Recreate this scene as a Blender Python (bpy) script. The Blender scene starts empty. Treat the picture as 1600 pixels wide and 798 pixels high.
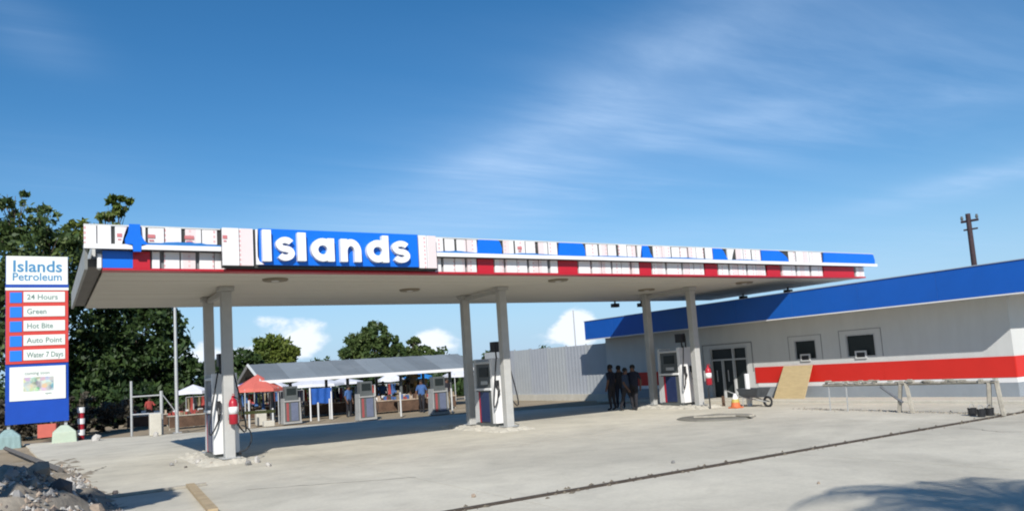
import bpy, bmesh, math, random
import numpy as np
from mathutils import Vector, Matrix
random.seed(7); rng = np.random.default_rng(7)
C = bpy.context.scene.collection
R = math.radians
# ------------------------------------------------------------------ camera
CAM = Vector((0, 0, 2.0)); F = 1191.174; PX, PY = 800.0, 450.0
def camdir(x, y): return Vector((x - PX, -(y - PY), -F)).normalized()
_X = camdir(2730, 448); _Y = camdir(65, 623); _Z = _X.cross(_Y).normalized(); _Y = _Z.cross(_X).normalized()
RM = Matrix((_X, _Y, _Z))                       # camera axes to world axes
def ray(x, y): return RM @ camdir(x, y)
def on_y(x, y, Y): r = ray(x, y); return CAM + r * (Y / r.y)
def on_x(x, y, X): r = ray(x, y); return CAM + r * (X / r.x)
def on_z(x, y, z=0.0): r = ray(x, y); return CAM + r * ((z - 2.0) / r.z)
cd = bpy.data.cameras.new('camera'); co = bpy.data.objects.new('camera', cd); C.objects.link(co)
co.matrix_world = Matrix.Translation(CAM) @ RM.to_4x4()
cd.sensor_width = 36; cd.lens = 36 * F / 1600; cd.shift_y = 51 / 1600; cd.clip_end = 8000; cd.clip_start = 0.05
bpy.context.scene.camera = co
sc = bpy.context.scene
sc.view_settings.view_transform = 'Standard'; sc.view_settings.look = 'None'
sc.view_settings.exposure = 0.28; sc.view_settings.gamma = 1.0
sc.cycles.filter_width = 2.0                       # soft phone-lens sharpness
# ------------------------------------------------------------------ sun and sky
LIGHT = Vector((0.75, 1.3, -1.0)).normalized()   # direction in which sunlight travels
SUN = -LIGHT
el = math.asin(SUN.z); az = math.atan2(SUN.x, SUN.y)
sl = bpy.data.lights.new('sun', 'SUN'); sl.energy = 5.0; sl.angle = R(0.53); sl.color = (1.0, 0.955, 0.88)
so = bpy.data.objects.new('sun', sl); C.objects.link(so); so.rotation_euler = LIGHT.to_track_quat('-Z', 'Y').to_euler()
so.location = (0, 0, 60)
w = bpy.data.worlds.new('World'); sc.world = w; w.use_nodes = True
nt = w.node_tree; N = nt.nodes; L = nt.links; N.clear()
def nd(t, **k):
    n = N.new(t)
    for a, b in k.items(): setattr(n, a, b)
    return n
def mth(op, a, b=None, clamp=False):
    n = nd('ShaderNodeMath', operation=op); n.use_clamp = clamp
    for i, v in enumerate((a, b)):
        if v is None: continue
        if isinstance(v, (int, float)): n.inputs[i].default_value = v
        else: L.new(v, n.inputs[i])
    return n.outputs[0]
out = nd('ShaderNodeOutputWorld'); bg = nd('ShaderNodeBackground'); bg.inputs[1].default_value = 0.084
L.new(bg.outputs[0], out.inputs[0])
sky = nd('ShaderNodeTexSky', sky_type='NISHITA', sun_disc=False, sun_elevation=el, sun_rotation=az,
         altitude=0, air_density=1.0, dust_density=0.2, ozone_density=3.0)
tc = nd('ShaderNodeTexCoord')
sep = nd('ShaderNodeSeparateXYZ'); L.new(tc.outputs['Generated'], sep.inputs[0])
zc = mth('MAXIMUM', sep.outputs[2], 0.03)
cmb = nd('ShaderNodeCombineXYZ')
L.new(mth('DIVIDE', sep.outputs[0], zc), cmb.inputs[0]); L.new(mth('DIVIDE', sep.outputs[1], zc), cmb.inputs[1])
def gauss(px, py, sx, sy, rot=0):                  # soft patch of high cloud around a direction of the sky
    d = ray(px, py).normalized(); e = Vector((-d.y, d.x, 0)).normalized(); u = d.cross(e) * -1
    if u.z < 0: u = -u
    if rot: e, u = e * math.cos(rot) + u * math.sin(rot), u * math.cos(rot) - e * math.sin(rot)
    def dot(v, s):
        n = nd('ShaderNodeVectorMath', operation='DOT_PRODUCT'); L.new(tc.outputs['Generated'], n.inputs[0]); n.inputs[1].default_value = v / s
        return n.outputs['Value']
    a = mth('POWER', dot(e, sx), 2); b = mth('POWER', dot(u, sy), 2)
    g = mth('EXPONENT', mth('MULTIPLY', mth('ADD', a, b), -1.0))
    return mth('MULTIPLY', g, mth('GREATER_THAN', dot(d, 1.0), 0.0))
def noise(vec, scale, detail, rough, dist=0.0, mapping=None):
    n = nd('ShaderNodeTexNoise'); n.inputs['Scale'].default_value = scale; n.inputs['Detail'].default_value = detail
    n.inputs['Roughness'].default_value = rough; n.inputs['Distortion'].default_value = dist
    if mapping:
        m = nd('ShaderNodeMapping'); m.inputs['Rotation'].default_value = (0, 0, mapping[0]); m.inputs['Scale'].default_value = mapping[1]
        L.new(vec, m.inputs[0]); vec = m.outputs[0]
    L.new(vec, n.inputs['Vector']); return n.outputs[0]
def ramp(v, lo, hi):
    n = nd('ShaderNodeMapRange', interpolation_type='SMOOTHSTEP'); n.inputs[1].default_value = lo; n.inputs[2].default_value = hi
    L.new(v, n.inputs[0]); return n.outputs[0]
streak = ramp(noise(cmb.outputs[0], 1.1, 7, 0.6, 0.6, (R(32), (0.35, 1.3, 1))), 0.36, 0.72)
wisp = ramp(noise(cmb.outputs[0], 2.6, 6, 0.62, 0.3, (R(36), (0.3, 1.5, 1))), 0.4, 0.75)
hz = mth('ADD', mth('MULTIPLY', streak, 0.65), mth('MULTIPLY', wisp, 0.35))
fan = ramp(noise(cmb.outputs[0], 1.9, 8, 0.62, 0.5, (R(76), (0.45, 1.2, 1))), 0.34, 0.72)
main = mth('MULTIPLY', gauss(960, 150, .26, .055, R(-27)), 1.0)
pat = None
for (px, py, sx, sy, rot, amp) in (
        (800, 235, .10, .02, R(-12), .8), (1250, 110, .32, .10, 0, .95), (1350, 195, .30, .022, R(-3), .55),
        (1530, 282, .12, .014, R(-5), 1.5), (720, 320, .28, .06, R(-8), 1.1), (1010, 225, .2, .018, R(-6), .8), (40, 45, .06, .03, R(20), .6), (120, 270, .12, .04, 0, .3),
        (1380, 400, .12, .03, 0, .6), (850, 330, .08, .015, 0, .5), (1000, 375, .2, .02, 0, .45)):
    g = mth('MULTIPLY', gauss(px, py, sx, sy, rot), amp)
    pat = g if pat is None else mth('ADD', pat, g)
cir0 = mth('MULTIPLY', main, mth('ADD', mth('MULTIPLY', fan, 0.6), 0.35))
cir = mth('MULTIPLY', mth('ADD', mth('MULTIPLY', pat, 0.85), 0.02), mth('ADD', mth('MULTIPLY', hz, 0.72), 0.26), True)
cir = mth('MULTIPLY', mth('ADD', cir, mth('MULTIPLY', cir0, 0.9)), 0.46, True)
mx = nd('ShaderNodeMix', data_type='RGBA'); L.new(cir, mx.inputs[0]); hs = nd('ShaderNodeHueSaturation'); hs.inputs['Saturation'].default_value = 1.32; hs.inputs['Hue'].default_value = 0.499; hs.inputs['Value'].default_value = 1.14; L.new(sky.outputs[0], hs.inputs['Color']); hzm = nd('ShaderNodeMix', data_type='RGBA')
hzf = nd('ShaderNodeMapRange', interpolation_type='SMOOTHSTEP'); hzf.inputs[1].default_value = -0.02; hzf.inputs[2].default_value = 0.26; hzf.inputs[3].default_value = 0.85; hzf.inputs[4].default_value = 0.0
L.new(sep.outputs[2], hzf.inputs[0]); L.new(hzf.outputs[0], hzm.inputs[0]); L.new(hs.outputs[0], hzm.inputs[6]); hzm.inputs[7].default_value = (3.4, 5.6, 8.6, 1)   # pale blue air all round the horizon
L.new(hzm.outputs[2], mx.inputs[6]); mx.inputs[7].default_value = (5.6, 7.6, 10.5, 1)
# low cumulus near the horizon, all round
cn = noise(tc.outputs['Generated'], 9.0, 8, 0.58, 0.2, (0, (1, 1, 2.0)))
cb = None
for (px, py, sx, sy, amp) in ((470, 535, .05, .036, 1.1), (410, 500, .05, .015, .62), (665, 535, .05, .032, 1.0), (900, 505, .03, .028, .95), (760, 545, .1, .02, .4), (300, 560, .1, .02, .5), (1100, 540, .2, .03, .4), (-300, 600, .5, .05, .6)):
    g = mth('MULTIPLY', gauss(px, py, sx, sy), amp)
    cb = g if cb is None else mth('ADD', cb, g)
cum = ramp(mth('ADD', cn, mth('MULTIPLY', cb, 0.42)), 0.80, 0.95)
mx2 = nd('ShaderNodeMix', data_type='RGBA'); L.new(cum, mx2.inputs[0]); L.new(mx.outputs[2], mx2.inputs[6]); mx2.inputs[7].default_value = (9.5, 10.2, 11.2, 1)
L.new(mx2.outputs[2], bg.inputs[0])

# ------------------------------------------------------------------ materials
MATS = {}
def mat(name, col, rough=0.7, var=0.12, scale=3.0, bump=0.0, bscale=40.0, metal=0.0, spec=0.4, col2=None, stretch=(1, 1, 1), dirt=0.0, coat=0.0, grime=(0.2, 0.17, 0.13)):
    if name in MATS: return MATS[name]
    m = bpy.data.materials.new(name); m.use_nodes = True; t = m.node_tree; n = t.nodes; l = t.links
    b = n['Principled BSDF']; b.inputs['Roughness'].default_value = rough; b.inputs['Metallic'].default_value = metal
    b.inputs['Specular IOR Level'].default_value = spec; b.inputs['Coat Weight'].default_value = coat
    c1 = Vector(col); c2 = Vector(col2) if col2 else c1 * (1 - 2 * var)
    tcn = n.new('ShaderNodeTexCoord'); mp = n.new('ShaderNodeMapping'); mp.inputs['Scale'].default_value = stretch
    g = n.new('ShaderNodeNewGeometry'); l.new(g.outputs['Position'], mp.inputs[0])
    nz = n.new('ShaderNodeTexNoise'); nz.inputs['Scale'].default_value = scale; nz.inputs['Detail'].default_value = 8; nz.inputs['Roughness'].default_value = 0.65
    l.new(mp.outputs[0], nz.inputs['Vector'])
    rp = n.new('ShaderNodeMapRange'); rp.inputs[1].default_value = 0.3; rp.inputs[2].default_value = 0.7; l.new(nz.outputs[0], rp.inputs[0])
    mix = n.new('ShaderNodeMix'); mix.data_type = 'RGBA'; mix.inputs[6].default_value = (*c1, 1); mix.inputs[7].default_value = (*c2, 1)
    l.new(rp.outputs[0], mix.inputs[0]); last = mix.outputs[2]
    if dirt:
        nz2 = n.new('ShaderNodeTexNoise'); nz2.inputs['Scale'].default_value = scale * 0.35; nz2.inputs['Detail'].default_value = 10; nz2.inputs['Roughness'].default_value = 0.7
        mp2 = n.new('ShaderNodeMapping'); mp2.inputs['Location'].default_value = (13, 7, 3); l.new(g.outputs['Position'], mp2.inputs[0]); l.new(mp2.outputs[0], nz2.inputs['Vector'])
        r2 = n.new('ShaderNodeMapRange'); r2.inputs[1].default_value = 0.5; r2.inputs[2].default_value = 0.75; r2.inputs[4].default_value = dirt; l.new(nz2.outputs[0], r2.inputs[0])
        m2 = n.new('ShaderNodeMix'); m2.data_type = 'RGBA'; l.new(r2.outputs[0], m2.inputs[0]); l.new(last, m2.inputs[6]); m2.inputs[7].default_value = (*grime, 1); last = m2.outputs[2]
    l.new(last, b.inputs['Base Color'])
    if bump:
        nb = n.new('ShaderNodeTexNoise'); nb.inputs['Scale'].default_value = bscale; nb.inputs['Detail'].default_value = 6; l.new(g.outputs['Position'], nb.inputs['Vector'])
        bp = n.new('ShaderNodeBump'); bp.inputs['Strength'].default_value = bump; bp.inputs['Distance'].default_value = 0.02; l.new(nb.outputs[0], bp.inputs['Height']); l.new(bp.outputs[0], b.inputs['Normal'])
    MATS[name] = m; return m
def leafmat(name, a, b_, trans=0.25):
    m = bpy.data.materials.new(name); m.use_nodes = True; t = m.node_tree; n = t.nodes; l = t.links
    b = n['Principled BSDF']; b.inputs['Roughness'].default_value = 0.55; b.inputs['Specular IOR Level'].default_value = 0.3
    g = n.new('ShaderNodeNewGeometry'); cr = n.new('ShaderNodeMix'); cr.data_type = 'RGBA'; cr.inputs[6].default_value = (*a, 1); cr.inputs[7].default_value = (*b_, 1)
    nz = n.new('ShaderNodeTexNoise'); nz.inputs['Scale'].default_value = 0.45; l.new(g.outputs['Position'], nz.inputs['Vector'])
    ad = n.new('ShaderNodeMath'); ad.operation = 'MULTIPLY_ADD'; l.new(g.outputs['Random Per Island'], ad.inputs[0]); ad.inputs[1].default_value = 0.5
    rr = n.new('ShaderNodeMapRange'); rr.inputs[1].default_value = 0.35; rr.inputs[2].default_value = 0.65; rr.inputs[4].default_value = 0.5; l.new(nz.outputs[0], rr.inputs[0]); l.new(rr.outputs[0], ad.inputs[2])
    l.new(ad.outputs[0], cr.inputs[0]); l.new(cr.outputs[2], b.inputs['Base Color'])
    tr = n.new('ShaderNodeBsdfTranslucent'); l.new(cr.outputs[2], tr.inputs[0]); ms = n.new('ShaderNodeMixShader'); ms.inputs[0].default_value = trans
    l.new(b.outputs[0], ms.inputs[1]); l.new(tr.outputs[0], ms.inputs[2]); l.new(ms.outputs[0], n['Material Output'].inputs[0])
    MATS[name] = m; return m
def filmmat(): 
    # white protective film with faint vertical print: pink lines and rows of red dots
    m = mat('film', (0.66, 0.65, 0.655), 0.35, 0.03, 2.0)
    n = m.node_tree.nodes; l = m.node_tree.links; b = n['Principled BSDF']; src = b.inputs['Base Color'].links[0].from_socket
    g = n.new('ShaderNodeNewGeometry'); sp = n.new('ShaderNodeSeparateXYZ'); l.new(g.outputs['Position'], sp.inputs[0])
    def M(op, a, b2=None):
        k = n.new('ShaderNodeMath'); k.operation = op
        for i, v in enumerate((a, b2)):
            if v is None: continue
            if isinstance(v, (int, float)): k.inputs[i].default_value = v
            else: l.new(v, k.inputs[i])
        return k.outputs[0]
    x = sp.outputs[0]; z = sp.outputs[2]
    fx = M('FRACT', M('MULTIPLY', x, 1.9)); band = M('LESS_THAN', M('ABSOLUTE', M('SUBTRACT', fx, 0.5)), 0.045)
    dots = M('LESS_THAN', M('FRACT', M('MULTIPLY', z, 9.0)), 0.55)
    fx2 = M('FRACT', M('MULTIPLY', x, 0.83)); wide = M('LESS_THAN', M('ABSOLUTE', M('SUBTRACT', fx2, 0.4)), 0.11)
    m1 = n.new('ShaderNodeMix'); m1.data_type = 'RGBA'; l.new(M('MULTIPLY', M('MULTIPLY', band, dots), 0.6), m1.inputs[0]); l.new(src, m1.inputs[6]); m1.inputs[7].default_value = (0.5, 0.16, 0.17, 1)
    m2 = n.new('ShaderNodeMix'); m2.data_type = 'RGBA'; l.new(M('MULTIPLY', wide, 0.55), m2.inputs[0]); l.new(m1.outputs[2], m2.inputs[6]); m2.inputs[7].default_value = (0.60, 0.45, 0.45, 1)
    l.new(m2.outputs[2], b.inputs['Base Color']); return m
concrete = mat('concrete', (0.585, 0.55, 0.455), 0.9, 0, 0.55, 0.25, 30, col2=(0.50, 0.47, 0.395), dirt=0.6, grime=(0.36, 0.325, 0.265), spec=0.2)
def weather(m):                                    # broad water marks and fine speckle on poured concrete
    n = m.node_tree.nodes; l = m.node_tree.links; b = n['Principled BSDF']; src = b.inputs['Base Color'].links[0].from_socket; g = n.new('ShaderNodeNewGeometry')
    for sc_, lo, hi, a_, z_, off in ((.16, .38, .62, .84, 1.05, (3, 9, 0)), (1.3, .45, .7, 1.0, .88, (40, 2, 0)), (14, .3, .7, .93, 1.05, (0, 0, 0))):
        mp = n.new('ShaderNodeMapping'); mp.inputs['Location'].default_value = off; l.new(g.outputs['Position'], mp.inputs[0])
        t = n.new('ShaderNodeTexNoise'); t.inputs['Scale'].default_value = sc_; t.inputs['Detail'].default_value = 9; t.inputs['Roughness'].default_value = .62; t.inputs['Distortion'].default_value = .6; l.new(mp.outputs[0], t.inputs['Vector'])
        k = n.new('ShaderNodeMapRange'); k.inputs[1].default_value = lo; k.inputs[2].default_value = hi; k.inputs[3].default_value = a_; k.inputs[4].default_value = z_; l.new(t.outputs[0], k.inputs[0])
        v = n.new('ShaderNodeVectorMath'); v.operation = 'SCALE'; l.new(src, v.inputs[0]); l.new(k.outputs[0], v.inputs['Scale']); src = v.outputs[0]
    l.new(src, b.inputs['Base Color'])
weather(concrete)
concrete_pale = mat('concrete_pale', (0.50, 0.475, 0.41), 0.9, 0.08, 3.0, 0.5, 18, dirt=0.3, grime=(0.33, 0.29, 0.22), spec=0.2)
dirtm = mat('dirt', (0.34, 0.28, 0.20), 0.95, 0, 0.5, 0.8, 8, col2=(0.23, 0.185, 0.13), spec=0.1, dirt=0.5, grime=(0.12, 0.11, 0.06))
jointm = mat('joint_soil', (0.10, 0.085, 0.065), 0.95, 0.25, 5, 0.5, 20, spec=0.1)
film = filmmat()
vinyl = mat('blue_vinyl', (0.004, 0.13, 0.62), 0.32, 0.05, 1.5, coat=0.1)
vinylred = mat('red_vinyl', (0.42, 0.012, 0.025), 0.35, 0.06, 1.5)
white = mat('white_paint', (0.68, 0.68, 0.68), 0.4, 0.03, 2.0)
letterm = mat('letter_white', (0.72, 0.73, 0.73), 0.35, 0.01, 2.0)
dark = mat('dark_gap', (0.045, 0.05, 0.05), 0.8, 0.2, 5)
soff = mat('soffit_panel', (0.56, 0.535, 0.475), 0.55, 0.05, 0.35, stretch=(0.3, 1, 1), dirt=0.15, grime=(0.4, 0.38, 0.33))
colm = mat('column_paint', (0.40, 0.40, 0.385), 0.6, 0.07, 3.0, dirt=0.25, grime=(0.30, 0.27, 0.23))
greym = mat('grey_sheet', (0.50, 0.52, 0.52), 0.5, 0.06, 1.0)
steel = mat('galvanised_steel', (0.45, 0.46, 0.46), 0.45, 0.1, 8, metal=0.4)
black = mat('black_rubber', (0.02, 0.021, 0.024), 0.5, 0.1, 10)
storeblue = mat('store_blue', (0.006, 0.092, 0.42), 0.4, 0.07, 0.8, dirt=0.12, grime=(0.03, 0.12, 0.36))
storewall = mat('store_wall', (0.52, 0.53, 0.52), 0.75, 0.05, 2.2, 0.15, 25, stretch=(1, 1, .22), dirt=0.3, grime=(0.46, 0.45, 0.42))
storered = mat('store_red', (0.56, 0.022, 0.015), 0.45, 0.06, 0.9)
storegrey = mat('store_grey', (0.25, 0.28, 0.31), 0.6, 0.08, 1.2, dirt=0.3, grime=(0.36, 0.34, 0.3))
glass = mat('dark_glass', (0.02, 0.026, 0.026), 0.3, 0.05, 2, spec=0.25)
framem = mat('aluminium_frame', (0.42, 0.43, 0.43), 0.4, 0.05, 4)
navy = mat('navy_panel', (0.022, 0.035, 0.095), 0.3, 0.08, 2)
dgrey = mat('dark_grey_panel', (0.10, 0.11, 0.11), 0.4, 0.1, 4)
lgrey = mat('light_grey_panel', (0.50, 0.51, 0.51), 0.45, 0.05, 4)
redm = mat('extinguisher_red', (0.36, 0.015, 0.03), 0.35, 0.05, 4)
wood = mat('timber', (0.44, 0.34, 0.21), 0.85, 0.15, 4, 0.3, 30, stretch=(1, 1, 6))
plym = mat('plywood', (0.46, 0.36, 0.20), 0.8, 0.1, 3, 0.2, 30, stretch=(1, 1, 5), dirt=0.3, grime=(0.30, 0.23, 0.13))
oldwood = mat('weathered_timber', (0.40, 0.37, 0.31), 0.9, 0.2, 6, 0.4, 30)
roofm = mat('roof_sheet', (0.27, 0.32, 0.37), 0.6, 0.06, 0.8, dirt=0.3, grime=(0.36, 0.38, 0.40))
barkm = mat('bark', (0.14, 0.11, 0.08), 0.95, 0.25, 5, 0.6, 15)
polem = mat('dark_pole', (0.055, 0.035, 0.04), 0.85, 0.2, 6)
signblue = mat('sign_blue', (0.004, 0.055, 0.36), 0.4, 0.06, 2)
signsq = mat('sign_square_blue', (0.01, 0.17, 0.65), 0.4, 0.03, 2)
signred = mat('sign_red', (0.52, 0.045, 0.035), 0.45, 0.06, 2)
signwhite = mat('sign_white', (0.66, 0.69, 0.65), 0.4, 0.02, 2)
inkblue = mat('ink_blue', (0.05, 0.22, 0.42), 0.5, 0.1, 4)
inkgreen = mat('ink_grey_green', (0.16, 0.24, 0.22), 0.5, 0.1, 4)
palegreen = mat('pale_green_concrete', (0.42, 0.50, 0.40), 0.85, 0.1, 2, 0.3, 20, dirt=0.3, grime=(0.4, 0.37, 0.3))
tealm = mat('grey_teal_concrete', (0.24, 0.35, 0.35), 0.85, 0.15, 2, 0.4, 20, stretch=(5, 5, .6))
orange = mat('orange_plastic', (0.55, 0.14, 0.05), 0.5, 0.05, 5)
yellow = mat('yellow_plastic', (0.42, 0.33, 0.08), 0.5, 0.05, 5)
tarpblue = mat('tarp_blue', (0.02, 0.10, 0.40), 0.5, 0.15, 2)
tarpwhite = mat('tarp_white', (0.62, 0.63, 0.68), 0.6, 0.08, 2)
tarpred = mat('tarp_red', (0.55, 0.13, 0.10), 0.6, 0.1, 2)
tarpdark = mat('tarp_dark', (0.05, 0.055, 0.07), 0.7, 0.3, 2)
tan = mat('tan_board', (0.42, 0.33, 0.25), 0.85, 0.15, 2)
brown = mat('brown_goods', (0.12, 0.07, 0.045), 0.9, 0.3, 3)
skin = mat('skin', (0.10, 0.05, 0.03), 0.6, 0.05, 5)
hairm = mat('hair', (0.012, 0.01, 0.009), 0.8, 0.1, 5)
leafA = leafmat('leaf_dark', (0.012, 0.03, 0.011), (0.05, 0.085, 0.022), .15)
leafB = leafmat('leaf_mid', (0.03, 0.065, 0.02), (0.11, 0.15, 0.045), .3)
leafC = leafmat('leaf_yellowish', (0.045, 0.085, 0.015), (0.15, 0.18, 0.035))

# ------------------------------------------------------------------ helpers
class MB:
    def __init__(s): s.v = []; s.f = []; s.mi = []
    def add(s, vs, fs, mi=0):
        o = len(s.v); s.v += [tuple(p) for p in vs]; s.f += [tuple(i + o for i in f) for f in fs]; s.mi += [mi] * len(fs); return s
    def box(s, x0, x1, y0, y1, z0, z1, mi=0):
        x0, x1 = min(x0, x1), max(x0, x1); y0, y1 = min(y0, y1), max(y0, y1); z0, z1 = min(z0, z1), max(z0, z1)
        return s.add([(x0, y0, z0), (x1, y0, z0), (x1, y1, z0), (x0, y1, z0), (x0, y0, z1), (x1, y0, z1), (x1, y1, z1), (x0, y1, z1)],
                     [(0, 3, 2, 1), (4, 5, 6, 7), (0, 1, 5, 4), (1, 2, 6, 5), (2, 3, 7, 6), (3, 0, 4, 7)], mi)
    def tube(s, pts, r, n=8, mi=0, cap=True):
        pts = [Vector(p) for p in pts]; rs = r if isinstance(r, (list, tuple)) else [r] * len(pts); rings = []; o = []
        for i, p in enumerate(pts):
            d = (pts[min(i + 1, len(pts) - 1)] - pts[max(i - 1, 0)]).normalized()
            a = d.cross(Vector((0, 0, 1)) if abs(d.z) < .9 else Vector((1, 0, 0))).normalized(); b = d.cross(a)
            o += [p + (a * math.cos(t * 2 * math.pi / n) + b * math.sin(t * 2 * math.pi / n)) * rs[i] for t in range(n)]
        fs = [(i * n + k, i * n + (k + 1) % n, (i + 1) * n + (k + 1) % n, (i + 1) * n + k) for i in range(len(pts) - 1) for k in range(n)]
        if cap: fs += [tuple(range(n)), tuple((len(pts) - 1) * n + k for k in reversed(range(n)))]
        return s.add(o, fs, mi)
    def lathe(s, c, prof, n=16, mi=0):              # prof: (radius, z) list
        o = [(c[0] + r_ * math.cos(t * 2 * math.pi / n), c[1] + r_ * math.sin(t * 2 * math.pi / n), c[2] + z) for r_, z in prof for t in range(n)]
        fs = [(i * n + k, i * n + (k + 1) % n, (i + 1) * n + (k + 1) % n, (i + 1) * n + k) for i in range(len(prof) - 1) for k in range(n)]
        fs += [tuple(reversed(range(n))), tuple((len(prof) - 1) * n + k for k in range(n))]
        return s.add(o, fs, mi)
    def prism(s, poly, axis, a, b, mi=0):           # poly in the two other axes, extruded from a to b
        def P(q, t): return {'x': (t, q[0], q[1]), 'y': (q[0], t, q[1]), 'z': (q[0], q[1], t)}[axis]
        n = len(poly)
        return s.add([P(q, a) for q in poly] + [P(q, b) for q in poly],
                     [tuple(range(n)), tuple(reversed(range(n, 2 * n)))] + [(i, (i + 1) % n, n + (i + 1) % n, n + i) for i in range(n)], mi)
    def build(s, name, m, parent=None, smooth=False, bevel=0, mesh_only=False):
        me = bpy.data.meshes.new(name); me.from_pydata(s.v, [], s.f)
        for q in (m if isinstance(m, (list, tuple)) else [m]): me.materials.append(q)
        if len(me.materials) > 1: me.polygons.foreach_set('material_index', s.mi)
        bm = bmesh.new(); bm.from_mesh(me); bmesh.ops.recalc_face_normals(bm, faces=bm.faces)
        if bevel: bmesh.ops.bevel(bm, geom=bm.edges[:], offset=bevel, segments=1, affect='EDGES', clamp_overlap=True)
        bm.to_mesh(me); bm.free()
        if smooth: me.polygons.foreach_set('use_smooth', [True] * len(me.polygons))
        me.update()
        if mesh_only: return me
        o = bpy.data.objects.new(name, me); C.objects.link(o)
        if parent: o.parent = parent; o.matrix_parent_inverse = Matrix.Translation(-wloc(parent))
        return o
def wloc(p):
    return Vector(p.location) if p.type == 'EMPTY' else Vector((0, 0, 0))
def tag(o, label=None, cat=None, group=None, kind=None):
    for k, v in (('label', label), ('category', cat), ('group', group), ('kind', kind)):
        if v: o[k] = v
    return o
def thing(name, loc, label, cat, group=None):
    o = bpy.data.objects.new(name, None); C.objects.link(o); o.location = loc; o.empty_display_size = 0.3
    return tag(o, label, cat, group)
def box(name, m, parent, x0, x1, y0, y1, z0, z1, bevel=0): return MB().box(x0, x1, y0, y1, z0, z1).build(name, m, parent, bevel=bevel)
def inst(name, me, parent, loc, rot=(0, 0, 0), scale=(1, 1, 1)):
    o = bpy.data.objects.new(name, me); C.objects.link(o); o.parent = parent
    o.location = Vector(loc) - (Vector(parent.location) if parent and parent.type == 'EMPTY' else Vector((0, 0, 0))); o.rotation_euler = rot; o.scale = scale; return o
def copy_tree(o, parent=None):
    c = o.copy(); C.objects.link(c); c.parent = parent
    if parent: c.matrix_parent_inverse = o.matrix_parent_inverse.copy()
    for ch in list(o.children): copy_tree(ch, c)
    return c
def text(name, s, m, parent, loc, size, depth=0.004, rot=(R(90), 0, 0), width=None, offset=0.0, align='LEFT'):
    cu = bpy.data.curves.new(name, 'FONT'); cu.body = s; cu.size = size; cu.extrude = depth; cu.offset = offset; cu.align_x = align; cu.resolution_u = 3
    t = bpy.data.objects.new(name, cu); C.objects.link(t); dg = bpy.context.evaluated_depsgraph_get(); me = bpy.data.meshes.new_from_object(t.evaluated_get(dg))
    bpy.data.objects.remove(t); me.name = name
    if width:
        xs = [v.co.x for v in me.vertices]; k = width / (max(xs) - min(xs))
        for v in me.vertices: v.co.x *= k
    me.materials.clear(); me.materials.append(m)
    return inst(name, me, parent, loc, rot)

# ------------------------------------------------------------------ ground
def gmesh(name, m, xs, ys, zf, kind='structure'):
    v = [(x, y, zf(x, y)) for y in ys for x in xs]; nx = len(xs)
    f = [(j * nx + i, j * nx + i + 1, (j + 1) * nx + i + 1, (j + 1) * nx + i) for j in range(len(ys) - 1) for i in range(nx - 1)]
    o = MB().add(v, f).build(name, m, smooth=True); o['kind'] = kind; return o
gx = [-4000, -800, -200, -80, -40, -20, -10, -5, 0, 1, 5, 20, 40, 80, 200, 800, 4000]
ground = gmesh('ground', dirtm, gx, [-2000, -400, -100, -30, -10, 0, 10, 20, 30, 40, 60, 100, 200, 500, 1500, 6000], lambda x, y: -0.06)
# concrete forecourt: poured slabs with recessed joints, cut by the ragged back edge
fc = MB().prism([(4, -16), (40, -16), (40, 18.7), (2.0, 40.6), (-.4, 41.6), (.6, 23.9), (1.5, 14)], 'z', -0.155, -0.045).build('forecourt', jointm); fc['kind'] = 'structure'
def clip(poly, a, b, c):                             # keep a*x+b*y<=c
    o = []
    for i, p in enumerate(poly):
        q = poly[(i + 1) % len(poly)]; dp = a * p[0] + b * p[1] - c; dq = a * q[0] + b * q[1] - c
        if dp <= 0: o.append(p)
        if (dp < 0 < dq) or (dq < 0 < dp): t = dp / (dp - dq); o.append((p[0] + (q[0] - p[0]) * t, p[1] + (q[1] - p[1]) * t))
    return o
xj = [-1.2, 6.2, 12.4, 18.6, 24.8, 31.0, 40.0]; yj = [-16, -8.6, -2, 4.2, 10.22, 17.35, 24.6, 31.0, 37.4, 44]
for j in range(len(yj) - 1):
    for i in range(len(xj) - 1):
        g1 = 0.009; gy0 = 0.13 if abs(yj[j] - 10.22) < .01 else g1; gy1 = 0.13 if abs(yj[j + 1] - 10.22) < .01 else g1
        p = [(xj[i] + g1, yj[j] + gy0), (xj[i + 1] - g1, yj[j] + gy0), (xj[i + 1] - g1, yj[j + 1] - gy1), (xj[i] + g1, yj[j + 1] - gy1)]
        p = clip(p, 0.577, 1.0, 41.95)               # back edge runs away from the left towards the store
        p = clip(p, -1.0, -0.0624, -.43 - .0624 * 23.9) if j > 5 else clip(p, -1.0, -0.088, -.43 - .088 * 23.9)
        if len(p) < 3: continue
        if i == 0: p = [(x + (rng.uniform(-.06, .06) if x < 3 and i == 0 else 0), y) for x, y in p]
        z = float(rng.uniform(-0.002, 0.002))
        MB().prism(p, 'z', -0.14, z).build('concrete_slab', concrete, fc)
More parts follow.
